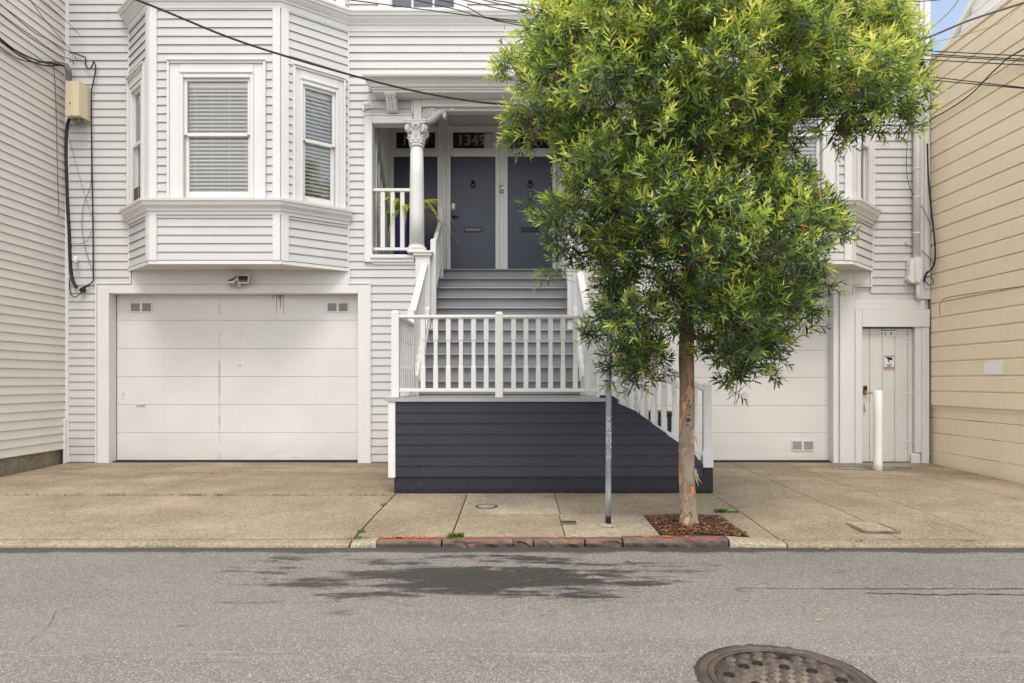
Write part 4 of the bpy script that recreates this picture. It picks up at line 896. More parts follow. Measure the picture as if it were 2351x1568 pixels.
# doors and transoms
def door(px0, px1, num, label, lever, curtain):
    y = D_DOOR; x0, x1 = X(px0, y), X(px1, y); zt = Z(360, y)
    d = obj('front_door', None, house, (x0, y, FLOOR), label=label)
    MB().box(x0, x1, y, y+.045, FLOOR+.03, zt, .003).build('door_leaf', M['door'], d)
    MB().box(x0+.005, x1-.005, y-.012, y+.04, FLOOR+.004, FLOOR+.028, .003).build('kick_plate', M['trim'], d)
    xm = (x0+x1)/2
    for a, b in ((x0-.075, x0-.003), (x1+.003, x1+.075)): MB().box(a, b, y-.03, y+.049, FLOOR, Z(290, y), .006).build('door_casing', M['trim'], d)
    MB().box(x0-.002, x1+.002, y-.02, y+.049, zt+.004, Z(347, y), .006).build('transom_bar', M['trim'], d)
    MB().box(x0-.002, x1+.002, y-.03, y+.049, Z(299, y), Z(290, y)-.001, .006).build('door_head', M['trim'], d)
    tr = [X(px0+4.8, y), X(px1-5, y), Z(340.5, y), Z(303, y)]
    for a in ((x0-.002, tr[0], Z(346.8, y), Z(299.2, y)), (tr[1], x1+.002, Z(346.8, y), Z(299.2, y)), (tr[0]+.001, tr[1]-.001, Z(346.8, y), tr[2]), (tr[0]+.001, tr[1]-.001, tr[3], Z(299.2, y))): MB().box(a[0], a[1], y-.004, y+.049, a[2], a[3], .004).build('transom_frame', M['trim'], d)
    MB().box(tr[0], tr[1], y+.02, y+.03, tr[2], tr[3]).build('transom_glass', M['darkglass'], d)
    wall_text(num, .27, M['numeral'], d, (xm-(.03 if curtain else 0), y+.0185, (tr[2]+tr[3])/2), 'house_number', extrude=.0006, bold=.006)
    if curtain:
        mb = MB(); n = 28; vs = []
        for k in range(n+1):
            xx = tr[1]-.165+.16*k/n; yy = y+.016+.003*math.sin(k*1.7)
            vs += [(xx, yy, tr[2]+.002+(.02 if k < 3 else 0)), (xx, yy, tr[3]-.012-.015*abs(math.sin(k)))]
        mb.add(vs, [(2*k, 2*k+2, 2*k+3, 2*k+1) for k in range(n)]); mb.build('curtain', M['curtain'], d)
    # knocker, bell, letter plate
    kz = Z(424, y); mb = MB(); pts = [Vector((xm+.042*math.sin(a), y-.02, kz+.042*math.cos(a)-.005)) for a in [k*2*math.pi/16 for k in range(17)]]; mb.tube(pts, .010, 6); mb.lathe([(0, -.06), (.03, -.04), (.032, -.02), (.02, -.005)], (xm, y, kz+.045), 10, tf=Matrix.Rotation(math.radians(-90), 4, 'X')) ; mb.box(xm-.028, xm+.028, y-.02, y-.0005, kz+.028, kz+.075, .012); mb.build('knocker', M['black'], d)
    MB().lathe([(.016, 0), (.014, .012), (0, .014)], (xm+.002, y-.0005, Z(436.5, y)), 12, tf=Matrix.Rotation(math.radians(90), 4, 'X')).build('peephole', M['steel'], d)
    mb = MB(); a, b, c_, e_ = xm-.165, xm+.165, Z(533, y), Z(521.5, y)
    mb.box(a, b, y-.012, y-.0005, e_-.02, e_, .003); mb.box(a, b, y-.012, y-.0005, c_, c_+.02, .003); mb.box(a, a+.018, y-.012, y-.0005, c_+.021, e_-.021, .002); mb.box(b-.018, b, y-.012, y-.0005, c_+.021, e_-.021, .002); mb.build('letter_plate', M['black'], d)
    MB().box(a+.019, b-.019, y-.006, y-.0005, c_+.021, e_-.021, .002).build('letter_flap', M['plaque'] if curtain else M['black'], d)
    if lever:
        lx = x0+.045; mb = MB(); mb.lathe([(.032, 0), (.03, .012), (.018, .02), (.012, .05)], (lx, y-.0005, Z(498, y)), 14, tf=Matrix.Rotation(math.radians(90), 4, 'X')); mb.tube([(lx, y-.05, Z(498, y)), (lx+.05, y-.055, Z(497.5, y)), (lx+.10, y-.05, Z(499, y))], [.012, .011, .008], 8); mb.build('lever', M['black'], d)
        MB().box(x0+.012, x0+.083, y-.016, y-.0005, Z(481.5, y), Z(466, y), .006).build('keypad_frame', M['brass'], d); MB().box(x0+.024, x0+.072, y-.020, y-.0165, Z(478, y), Z(468, y), .003).build('keypad', M['whiteplastic'], d)
    else:
        MB().box(xm-.022, xm+.024, y-.02, y-.0005, Z(458.5, y), Z(440, y), .005).build('door_lock', M['black'], d)
        for k in range(3): MB().lathe([(.011, 0), (.009, .004), (0, .005)], (xm+.001, y-.0202, Z(444+k*5, y)), 10, tf=Matrix.Rotation(math.radians(90), 4, 'X')).build('lock_button', M['whiteplastic'], d)
    return d
door(1035, 1137, '1349', 'charcoal front door with lever handle under the 1349 transom', True, True)
door(1166, 1268, '1351', 'charcoal front door with black lock plate under the 1351 transom', False, False)
door(904.5, 1004, '1347', 'charcoal front door under the 1347 transom behind the column', False, False)
door(1297, 1396, '1353', 'charcoal front door at the right end of the porch', False, False) if False else None
# hanging plaque
yq = D_DOOR-.034
pq = thing('hanging_plaque', 'small grey plaque with white writing hung between the two front doors', 'sign', P(1151, 443, yq)); y = D_DOOR-.012
MB().box(X(1138.5, y), X(1163.5, y), y-.010, y-.001, Z(443, y), Z(425.5, y), .008).build('plaque_board', M['plaque'], pq)
MB().tube([P(1142, 425.5, y-.004), P(1151, 417.5, y-.004), P(1160, 425.5, y-.004)], .0025, 5).build('string', M['wood'], pq)
wall_text('friend', .05, M['sticker_grey'], pq, P(1145.5, 430, y-.0112), extrude=.0003); wall_text('Packages', .034, M['sticker_grey'], pq, P(1155, 438.7, y-.0112), extrude=.0003)
mb = MB(); 
for a, b, c_, e_ in ((1149, 1162, 435, 431), (1152, 1162, 431.2, 428)): mb.box(X(a, y), X(b, y), y-.0118, y-.0103, Z(c_, y), Z(e_, y))
mb.build('van_print', M['sticker_grey'], pq)
bar(X(1006.6, D_DOOR), X(1029, D_DOOR), D_DOOR-.005, D_DOOR+.049, FLOOR, CEIL-.01, name='porch_pilaster'); bar(X(1141.5, D_DOOR), X(1161.5, D_DOOR), D_DOOR-.001, D_DOOR+.049, FLOOR, CEIL-.01, name='porch_pilaster')

# ------------------------------------------------------------------ front stairs
fs_ = thing('front_stairs', 'grey wooden front stairs with white railings and a charcoal boarded base', 'stairs', (-.2, D_LAND, .11))
SX0, SX1 = -1.342, MX(-1.342); ZL = EYE-.21
def sb(name, mat, *a, c=.004): return MB().box(*a, c).build(name, M[mat], fs_)
TRD = MB().prism([(-.03, -.034), (-.042, -.026), (-.046, -.014), (-.042, -.004), (-.03, 0), (T+.0, 0), (T+.0, -.034)][::-1], SX0, SX1, 'x').mesh('tread', M['step'])
TOPT = MB().prism([(-.03, -.034), (-.042, -.026), (-.046, -.014), (-.042, -.004), (-.03, 0), (.20, 0), (.20, -.034)][::-1], SX0, SX1, 'x').mesh('tread', M['step'])
RIS = MB().box(SX0, SX1, 0, .02, -.20+.0005, -.0345).mesh('riser', M['step'])
for k in range(11):
    y = D0+k*T; z = EYE+k*RISE
    obj('tread', TRD if k < 10 else TOPT, fs_, (0, y, z)); obj('riser', RIS, fs_, (0, y+.001, z))
MB().prism([(D0+.03, .2), (D0+.03, 1.0), (D_DOOR-.1, 3.0), (D_DOOR-.1, .2)], SX0+.01, SX1-.01, 'x').build('stair_core', M['gap_dark'], fs_)
for a, b in ((SX0-.055, SX0-.002), (SX1+.002, SX1+.055)):
    MB().prism([(D0-.1, .2), (D0-.1, ZL+.02), (D0, EYE+.0), (10.80, EYE+(10.80-D0)/T*RISE+.04), (10.80, .2)], a, b, 'x').build('stringer', M['trim'], fs_)
# landing
LX0, LX1 = X(899, 8.25)-.03, 1.09
MB().prism([(LX0-.02, ZL-.045), (LX0-.03, ZL-.03), (LX0-.03, ZL-.015), (LX0-.02, ZL), (LX1, ZL), (LX1, ZL-.045)], D_LAND-.045, D_LAND+.0, 'y').build('landing_nosing', M['deck'], fs_)
for k in range(10):
    a = D_LAND+.001+k*(D0-D_LAND)/10; sb('deck_board', 'deck', LX0, 1.10, a, a+(D0-D_LAND)/10-.004, ZL-.035, ZL-.001-.0015*(k % 2))
# charcoal boards on the base
bz = [ZL-.048]+[Z(v, D_LAND) for v in (947.5, 972, 997, 1021, 1046, 1070, 1094)]
BX0 = X(908.5, D_LAND); s_x, s_z, e_x, e_z = X(1408, D_LAND), Z(906, D_LAND), X(1613, D_LAND), Z(1058, D_LAND)
def diag(z): return s_x+(s_z-z)/(s_z-e_z)*(e_x-s_x)
for a, b in zip(bz[:-1], bz[1:]):
    xa, xb = min(diag(a), e_x), min(diag(b), e_x)
    if a == bz[0]: xa = min(xa, s_x+.02)
    pr = [(BX0, b), (xb, b), (xa, a), (BX0, a)]
    mb = MB(); mb.prism([(BX0, b+.006), (xb-.004, b+.006), (xa, a), (BX0, a)], D_LAND-.004, D_LAND+.02); mb.prism([(BX0, b), (xb, b), (xb-.004, b+.010), (BX0, b+.010)], D_LAND-.022, D_LAND-.0045)
    vs = [(BX0, D_LAND-.022, b+.010), (xb-.002, D_LAND-.022, b+.010), (xa, D_LAND-.008, a-.001), (BX0, D_LAND-.008, a-.001), (BX0, D_LAND-.003, b+.010), (xb-.002, D_LAND-.003, b+.010), (xa, D_LAND-.003, a-.001), (BX0, D_LAND-.003, a-.001)]
    mb.add(vs, [(0, 1, 2, 3), (1, 5, 6, 2), (3, 2, 6, 7), (0, 3, 7, 4)]); mb.build('base_board', M['dark'], fs_)
mb = MB(); mb.prism([(1.10, ZL-.06), (1.24, ZL-.06), (1.24, ZL-.02), (1.16, ZL+.03), (1.02, ZL+.03), (1.02, ZL+.0015), (1.10, ZL+.0015)], D_LAND-.01, D_LAND+.02); mb.build('base_board', M['dark'], fs_)
sb('base_core', 'gap_dark', BX0+.02, 1.15, D_LAND+.022, D0+.02, .15, ZL-.05)
sb('corner_board', 'trim', X(892, D_LAND), BX0-.001, D_LAND-.03, D_LAND+.02, Z(1096, D_LAND), ZL-.047)
mb = MB(); nn = 90; vs = []; fs = []
for i in range(nn+1):
    x = X(905, D_LAND)+.0+(X(1637, D_LAND)-X(905, D_LAND))*i/nn; top = bz[-1]+.01 if x < X(1613, D_LAND) else Z(1072, D_LAND)
    j = .006*noise.noise((x*6, 0, 0)); zb_ = gz(x, D_LAND)+.004+.012*abs(noise.noise((x*14, 2, 1)))
    vs += [(x, D_LAND+.0+j*.3, zb_), (x, D_LAND-.004+j, zb_+.05), (x, D_LAND+.004+j*.3, top), (x, D_LAND+1.2, top)]
for i in range(nn):
    for k in range(3): a = i*4+k; fs.append((a, a+4, a+5, a+1))
fs += [(nn*4, nn*4+3, nn*4+2, nn*4+1)]
mb.add(vs, fs); mb.build('plinth', M['plinth'], fs_)
sb('plinth', 'plinth', X(1637, D_LAND)-.03, X(1637, D_LAND)-.002, D_LAND+.01, D_LAND+1.2, .06, Z(1072, D_LAND)-.002)
sb('side_panel', 'dark', BX0-.02, BX0-.002, D_LAND+.022, D0, .15, ZL-.05)
# lower flight down to the right
NL = 6; rl = (ZL-.12)/NL; run = (2.36-1.12)/(NL-.6)
for k in range(1, NL):
    z = ZL-k*rl; x = 1.10+(k-1)*run
    sb('tread', 'step', x+.001, x+run+.03, D_LAND+.03, D_LAND+1.13, z-.035, z); sb('riser', 'step', x-.0, x+.02, D_LAND+.031, D_LAND+1.128, z+.0005, z+rl-.036)
sb('flight_core', 'gap_dark', 1.151, 1.6, D_LAND+.05, D_LAND+1.1, .13, .6)
# posts, rails, balusters
def post(x, y, z0, z1, w=.095, parent=fs_):
    mb = MB(); h = w/2; mb.box(x-h, x+h, y-h, y+h, z0, z1-.03, .006)
    mb.add([(x-h, y-h, z1-.03), (x+h, y-h, z1-.03), (x+h, y+h, z1-.03), (x-h, y+h, z1-.03), (x-h*.6, y-h*.6, z1), (x+h*.6, y-h*.6, z1), (x+h*.6, y+h*.6, z1), (x-h*.6, y+h*.6, z1)], [(0, 1, 5, 4), (1, 2, 6, 5), (2, 3, 7, 6), (3, 0, 4, 7), (4, 5, 6, 7)])
    return mb.build('post', M['trim'], parent)
YR = D_LAND+.05
zr0, zr1, zt0, zt1 = Z(899.5, YR), Z(891.5, YR), Z(731.5, YR), Z(723.5, YR)
pl = X(908.4, YR); pm = X(1146, YR); prr = X(1379, YR)
for x in (pl, pm, prr): post(x, YR, ZL, Z(713 if x != pm else 716, YR))
for a, b in ((pl, pm), (pm, prr)):
    MB().prism([(YR-.045, zt0+.012), (YR-.045, zt1-.012), (YR-.03, zt1), (YR+.03, zt1), (YR+.045, zt1-.012), (YR+.045, zt0+.012), (YR+.03, zt0), (YR-.03, zt0)], a+.048, b-.048, 'x').build('top_rail', M['trim'], fs_)
    sb('bottom_rail', 'trim', a+.048, b-.048, YR-.03, YR+.03, zr0, zr1)
def bal_mesh(h, w=.056):
    mb = MB(); a = w/2; b = a-.006; zz = [(0, a), (h*.30, a), (h*.33, b), (h*.67, b), (h*.70, a), (h, a)]
    vs = [(sx*r_, sy*r_, z) for z, r_ in zz for sx, sy in ((-1, -1), (1, -1), (1, 1), (-1, 1))]
    fs = [(i*4+k, i*4+(k+1) % 4, (i+1)*4+(k+1) % 4, (i+1)*4+k) for i in range(5) for k in range(4)]+[(3, 2, 1, 0), (20, 21, 22, 23)]
    return mb.add(vs, fs).mesh('baluster', M['trim'])
BAL = bal_mesh(zt0-zr1+.002)
for i in range(7): obj('baluster', BAL, fs_, (X(971.5+i*28.95, YR), YR, zr1-.001))
for i in range(7): obj('baluster', BAL, fs_, (X(1179+i*28.3, YR), YR, zr1-.001))
def side_rail(m):
    # landing side rail, stair rails
    x = m(-1.42); yb = 9.40
    sb('top_rail', 'trim', x-.04, x+.04, YR+.048, yb-.048, zt0, zt1); sb('bottom_rail', 'trim', x-.028, x+.028, YR+.048, yb-.048, zr0, zr1)
    for k in range(8): obj('baluster', BAL, fs_, (x, YR+.16+k*.142, zr1-.001))
def stair_rail(m, s):
    x = m(-1.425); yb = 9.40
    post(x, yb, ZL, Z(708, yb))
    def rail(xa, ya, za, yb_, zb_, w, h, name='stair_rail'):
        MB().prism([(ya, za-h), (ya, za), (yb_, zb_), (yb_, zb_-h)], xa-w/2, xa+w/2, 'x').build(name, M['trim'], fs_)
    ya, yb2 = yb+.049, 10.80; za, zb_ = Z(715, yb), Z(604, 10.8)
    rail(x, ya, za, yb2, zb_, .095, .06)
    xl = m(-1.385); za2, zb2 = Z(862, 9.5), Z(704, 10.8)
    rail(xl, 9.50, za2, 10.80, zb2, .085, .06)
    sb('rail_foot', 'trim', xl-.04, xl+.04, 9.50, 9.58, ZL, za2-.05)
    for k in range(8):
        yy = 9.58+k*.15; u = (yy-ya)/(yb2-ya); v = (yy-9.5)/1.3; z0 = za2+(zb2-za2)*v-.02; z1 = za+(zb_-za)*u-.05
        sb('baluster', 'trim', x-.03, x+.02, yy-.025, yy+.025, z0, z1, c=.003)
    # upper newels with their short rail
    xa = m(-1.31); ya_, yb_ = 10.99, 12.06
    post(xa, ya_, EYE+4*RISE, Z(549, ya_), .09); post(xa, yb_, EYE+9*RISE, Z(472, yb_), .09)
    za, zb_ = Z(556, ya_), Z(508, yb_)
    rail(xa, ya_+.046, za, yb_-.046, zb_, .06, .10); rail(xa, ya_+.046, za-.72, yb_-.046, zb_-.72, .055, .08)
    for k in range(5): yy = ya_+.2+k*.165; u = (yy-ya_)/(yb_-ya_); zz = za+(zb_-za)*u; sb('baluster', 'trim', xa-.022, xa+.022, yy-.022, yy+.022, zz-.75, zz-.08, c=.003)
side_rail(lambda v: v); both(stair_rail)
# rail of the lower flight
xe = X(1623, YR); zn0, zn1 = Z(1072, YR), Z(879, YR)
for yy in (YR, D_LAND+1.12):
    if yy != YR: post(1.04, yy, ZL, Z(713, YR))
    post(xe, yy, zn0, zn1); sb('newel_block', 'trim', xe-.062, xe+.062, yy-.062, yy+.062, zn0, zn0+.20)
    bx0, bz0 = 1.085, ZL-.02+.0; bx1, bz1 = xe-.05, Z(1046, YR)
    def rlz(x, off): return bz0+(bz1-bz0)*(x-bx0)/(bx1-bx0)+off
    MB().prism([(bx0, rlz(bx0, -.01)), (bx1, rlz(bx1, -.01)), (bx1, rlz(bx1, .055)), (bx0, rlz(bx0, .055))], yy-.03, yy+.03).build('bottom_rail', M['trim'], fs_)
    MB().prism([(bx0, rlz(bx0, .78)), (bx1, rlz(bx1, .78)), (bx1, rlz(bx1, .84)), (bx0, rlz(bx0, .84))], yy-.042, yy+.042).build('top_rail', M['trim'], fs_)
    B2 = bal_mesh(.78, .05)
    k = 0; x = bx0+.07
    while x < bx1-.03: obj('baluster', B2, fs_, (x, yy, rlz(x, .028))); x += .128

# ------------------------------------------------------------------ neighbours
nl = thing('neighbour_house', 'beige grey clapboard side wall of the house at the left edge', 'house', (XL-1, 9.4, .1))
WX = XL-.012
mb = MB(); mb.box(WX-6, WX-.004, 7.9, 16, .40, 9.6); mb.build('wall', M['left_siding'], nl)
mb = MB(); mb.box(WX-6, WX-.05, 7.92, 15.9, -.02, .399); mb.build('foundation', M['foundation'], nl)
siding((WX, 7.92), (WX, D_F-.01), .36, 9.5, [], M['left_siding'], nl, h=.1265, lip=.021)
for z in range(0): pass
mb = MB(); mb.box(WX+.002, WX+.05, D_F-.075, D_F-.042, .12, .85, .01); mb.build('corner_flashing', M['left_siding'], nl)
MB().box(WX-6.2, WX+.15, 7.6, 16, 9.62, 9.8).build('roof', M['trim'], nl)
nr = thing('tan_building', 'tan painted building side wall of wide boards on the right', 'building', (8, 9.4, .1))
TX = 6.615; TT = 6.52
mb = MB(); mb.box(TX+.03, TX+5, 7.9, 16, 1.0, TT-.02); mb.build('wall', M['tan'], nr)
# board-marked concrete base, one lift per form board
zf = [.02, .33, .62, .86, 1.055]
for a, b in zip(zf[:-1], zf[1:]):
    n = 40; vs = []; fs = []
    for i in range(n+1):
        y = 7.92+(D_F+.05-7.92)*i/n; e = .004*noise.noise((y*2.3, a*9, 1)); w_ = .006*noise.noise((y*3.1, b*5, 7))
        vs += [(TX+.045+e+.010*abs(noise.noise((y*6, a, 3)))*0, y, a+.003), (TX+.0425+e, y, a+.005), (TX+.0425+e, y, b-.006+w_), (TX+.045+e, y, b-.003+w_), (TX+.4, y, b-.003)]
    fs = [(i*5+k, i*5+k+1, (i+1)*5+k+1, (i+1)*5+k) for i in range(n) for k in range(4)]
    MB().add(vs, fs).build('concrete_lift', M['tan'], nr)
TB = .2307; z = 1.06; row = 0
while z < TT-.05:
    h = min(TB, TT-z); cuts = [7.92]+sorted(RND.uniform(8.3, 10.7) for _ in range(RND.choice((1, 1, 2))))+[D_F-.06]
    for a, b in zip(cuts[:-1], cuts[1:]):
        if b-a < .05: continue
        L_ = b-a-.002; j = RND.uniform(0, .004)
        pr = [(.03, .0), (-.006-j, .0), (-.008-j, .006), (-.006-j, h-.034), (.012, h-.008), (.012, h), (.03, h)]
        me = MB().prism([(q, zz) for q, zz in pr], 0, L_, 'x').mesh('wall_board', M['tan'])
        o = obj('wall_board', me, nr, (TX+.0, b-.001, z), -math.pi/2)
    z += TB; row += 1
MB().box(TX-.02, TX+.3, 7.9, 16, TT+.0, TT+.05, .008).build('roof_edge', M['tan'], nr)
MB().box(TX+.35, TX+5, 7.95, 16, TT-.019, TT+.03).build('roof', M['lampgrey'], nr)
MB().box(TX-.0145, TX-.0085, 9.15, 9.55, Z(870, 9.3)-.04, Z(870, 9.3)+.12).build('paint_patch', M['plaque'], nr) if False else None
mb = MB(); mb.add([(TX-.016, 9.22, 1.535), (TX-.016, 9.60, 1.535), (TX-.016, 9.60, 1.70), (TX-.016, 9.22, 1.72)], [(0, 3, 2, 1)]); mb.build('paint_patch', M['gable'], nr, label='pale repainted patch')
gb = thing('white_building', 'bright white boarded gable rising behind the tan wall', 'building', (9, 11, .1))
GX = 7.5; e0 = (13.4, 6.21); e1 = (9.6, 8.52)
mb = MB(); mb.prism([(9.6, .1), (9.6, 8.50), (13.4, 6.19), (13.4, .1)], GX+.02, GX+4, 'x'); mb.build('wall', M['gable'], gb)
z = 6.3; k = 0
while z < 8.5:
    y1 = 13.4-(z+.1-6.21)/(8.52-6.21)*3.8
    if y1 > 9.75: me = MB().prism([(.022, 0), (-.016, 0), (-.004, .165), (.022, .165)], 0, y1-9.62, 'x').mesh('wall_board', M['gable']); obj('wall_board', me, gb, (GX, y1, z), -math.pi/2)
    z += .165
mb = MB(); mb.prism([(9.5, 8.58), (9.5, 8.68), (13.5, 6.25), (13.5, 6.15)], GX-.06, GX+4.1, 'x'); mb.build('roof', M['gable'], gb)

# ------------------------------------------------------------------ street furniture
pole = thing('sign_pole', 'bare galvanised steel pole with white scribbled graffiti beside the kerb', 'pole', (X(1397, 6.5), 6.5, .08))
px_, py_ = X(1396.5, 6.5), 6.5; pr_ = .0275
MB().tube([(px_, py_, .06), (px_, py_, .6), (px_+.004, py_, 1.4), (px_+.012, py_, Z(660, 6.5))], pr_, 16).build('pole_tube', M['pole'], pole)
MB().lathe([(.031, 0), (.031, .02), (.029, .024), (0, .03)], (px_+.012, py_, Z(662, 6.5)), 16).build('pole_cap', M['steel'], pole)
MB().lathe([(.10, 0), (.085, .010), (.03, .018)], (px_, py_, gz(px_, py_)+.002), 14).build('footing', M['concrete_light'], pole)
def scrib(strokes, z):
    for st_ in strokes:
        pts = []
        for (a, h) in st_:
            th = a*1.05; pts.append((px_+.003+(pr_+.0012)*math.sin(th), py_-(pr_+.0012)*math.cos(th), z+h))
        MB().tube(pts, .0022, 4, smooth=False).build('graffiti_stroke', M['graffiti'], pole)
za = Z(955, 6.5); q = .045
scrib([[(-.7, 0), (.1, -.5*q), (.8, -.1*q)], [(.1, -.5*q), (-.8, -.9*q)], [(-.7, -1.3*q), (.7, -1.3*q), (.75, -1.8*q), (.1, -1.9*q), (.0, -1.35*q)], [(.1, -1.9*q), (-.4, -2.2*q), (-.75, -1.7*q), (-.7, -1.3*q)],
       [(.5, -2.9*q), (.8, -2.5*q), (.2, -2.2*q), (-.6, -2.5*q), (-.7, -3.0*q)], [(-.8, -3.4*q), (.0, -3.5*q), (.75, -3.4*q), (.7, -4.1*q), (.1, -4.0*q), (.0, -3.5*q)],
       [(.7, -4.5*q), (-.6, -4.4*q), (-.75, -5.2*q)], [(.0, -4.4*q), (-.05, -5.0*q)], [(.7, -4.4*q), (.7, -5.2*q), (.2, -5.8*q), (-.5, -5.6*q), (-.8, -5.0*q), (-.3, -4.5*q)], [(.75, -6.0*q), (.7, -6.8*q)], [(.7, -6.4*q), (-.6, -6.3*q)], [(.7, -7.3*q), (-.4, -7.1*q), (-.6, -7.6*q), (.2, -8.0*q)],
       [(.7, -8.1*q), (.7, -8.7*q), (.1, -8.9*q), (-.1, -8.4*q), (-.6, -8.3*q), (-.75, -8.9*q), (-.4, -9.2*q)]], za)
bo = thing('bollard', 'white painted steel bollard in front of utility door', 'bollard', (X(2015.5, 10), 10, .12)); bx_, by_ = X(2015.3, 10.0), 10.0
MB().lathe([(.062, .10), (.062, .25), (.0615, .9), (.061, Z(897, 10)-.01), (.056, Z(897, 10)), (0, Z(896, 10))], (bx_, by_, 0), 24).build('bollard_tube', M['whiteplastic'], bo)
mb = MB(); vs = [(5.35+.62*math.cos(a)*(1+.12*math.sin(3*a+1)), 10.28+.30*math.sin(a)*(1+.1*math.sin(2*a)), gz(5.35+.62*math.cos(a), 10.28+.3*math.sin(a))+.010) for a in [k*2*math.pi/40 for k in range(40)]]
struct(mb.add(vs, [tuple(range(40))]).build('puddle', M['puddle']))
# manhole
mh = thing('manhole_cover', 'round cast iron manhole cover with square studs in the asphalt', 'manhole cover', (X(1800, 3.31), 3.31, 0)); mx_, my_ = X(1800, 3.31)+.005, 3.315
MB().lathe([(.405, -.01), (.405, .0045), (.400, .008), (.375, .009), (.368, .006), (.366, .002)], (mx_, my_, 0), 72).build('frame', M['iron'], mh)
MB().lathe([(.0, .0015), (.3655, .0015)][::-1], (mx_, my_, 0), 60).build('gap', M['hole'], mh)
MB().lathe([(.360, .002), (.360, .008), (.352, .0095), (.335, .0095), (.330, .004), (.0, .004)], (mx_, my_, 0), 72).build('lid', M['iron'], mh)
MB().lathe([(.329, .0045), (.0, .0048)], (mx_, my_, 0), 60).build('packed_silt', M['silt'], mh)
col_ = MB(); vs = []
for k in range(120):
    a = 2*math.pi*k/120; vs += [(mx_+.39*math.cos(a), my_+.39*math.sin(a), .0035), (mx_+(.425+.012*noise.noise((math.cos(a)*9, math.sin(a)*9, 1))+.010*noise.noise((math.cos(a)*30, math.sin(a)*30, 4)))*math.cos(a), my_+(.425+.012*noise.noise((math.cos(a)*9, math.sin(a)*9, 1))+.010*noise.noise((math.cos(a)*30, math.sin(a)*30, 4)))*math.sin(a), .0025)]
col_.add(vs, [(2*k, 2*k+1, (2*k+3) % 240, (2*k+2) % 240) for k in range(120)]).build('tar_collar', M['tar'], mh)
STUD = MB().add([(-.021, -.021, 0), (.021, -.021, 0), (.021, .021, 0), (-.021, .021, 0), (-.013, -.013, .014), (.013, -.013, .014), (.013, .013, .014), (-.013, .013, .014)], [(0, 1, 5, 4), (1, 2, 6, 5), (2, 3, 7, 6), (3, 0, 4, 7), (4, 5, 6, 7)]).mesh('stud', M['iron'])
HOLE = MB().lathe([(.0, .0015), (.021, .0015), (.026, .006), (.028, .003)], (0, 0, 0), 14).mesh('lifting_hole', M['hole'])
s2 = .058; ia = .42
for i in range(-7, 8):
    for j in range(-7, 8):
        if (i+j) % 2: continue
        a, b = i*s2*.78, j*s2*.78; x = a*math.cos(ia)-b*math.sin(ia); y = a*math.sin(ia)+b*math.cos(ia)
        if math.hypot(x, y) > .295: continue
        if (i, j) in ((0, 4), (4, 0), (-4, 0), (0, -4), (2, 2), (-2, -2), (-2, 4), (4, 4), (-5, 3), (5, -3)): obj('lifting_hole', HOLE, mh, (mx_+x, my_+y, .0045))
        else: obj('stud', STUD, mh, (mx_+x, my_+y, .0046), ia+.785*0)
# small covers in the pavement
cx_, cy_ = gpt(1117, 1163.5)
rc = thing('round_vent_cover', 'small round cover ring set in the pale pavement slab', 'cover', (cx_, cy_, gz(cx_, cy_)))
MB().lathe([(.118, 0), (.118, .010), (.110, .012), (.104, .010), (.103, .004)], (cx_, cy_, gz(cx_, cy_)+.001), 32).build('ring', M['iron'], rc); MB().lathe([(.097, .004), (.094, .0105), (0, .0105)], (cx_, cy_, gz(cx_, cy_)+.001), 32).build('lid', M['concrete_light'], rc)
cx_, cy_ = gpt(1305, 1200.5)
sc_ = thing('meter_box_cover', 'small rusty rectangular meter cover beside the pole', 'cover', (cx_, cy_, gz(cx_, cy_)))
MB().box(cx_-.075, cx_+.075, cy_-.065, cy_+.065, gz(cx_, cy_)-.02, gz(cx_, cy_)+.010, .004).build('frame', M['iron'], sc_)
for i in range(5):
    for j in range(4): MB().box(cx_-.058+i*.026, cx_-.044+i*.026, cy_-.045+j*.026, cy_-.031+j*.026, gz(cx_, cy_)+.0105, gz(cx_, cy_)+.013).build('stud', M['iron'], sc_)
q = [gpt(*p) for p in ((1955, 1196), (2006, 1196), (2045, 1224), (1982, 1224))]
vc = thing('utility_vault_lid', 'pale rectangular utility lid flush with the right driveway', 'cover', (q[0][0], q[0][1], gz(*q[0])))
cxv = sum(p[0] for p in q)/4; cyv = sum(p[1] for p in q)/4
def rrect(cx, cy, w, h, r, n=4): return [(cx+sx*(w-r)+r*math.cos(a0+k*math.pi/2/n), cy+sy*(h-r)+r*math.sin(a0+k*math.pi/2/n)) for sx, sy, a0 in ((1, 1, 0), (-1, 1, math.pi/2), (-1, -1, math.pi), (1, -1, 1.5*math.pi)) for k in range(n+1)]
zz = gz(cxv, cyv)
MB().prism(rrect(cxv, cyv, .175, .235, .04), zz-.03, zz+.0055, 'z').build('surround', M['kerb'], vc); MB().prism(rrect(cxv, cyv, .135, .195, .03), zz-.02, zz+.009, 'z').build('lid', M['concrete_light'], vc)
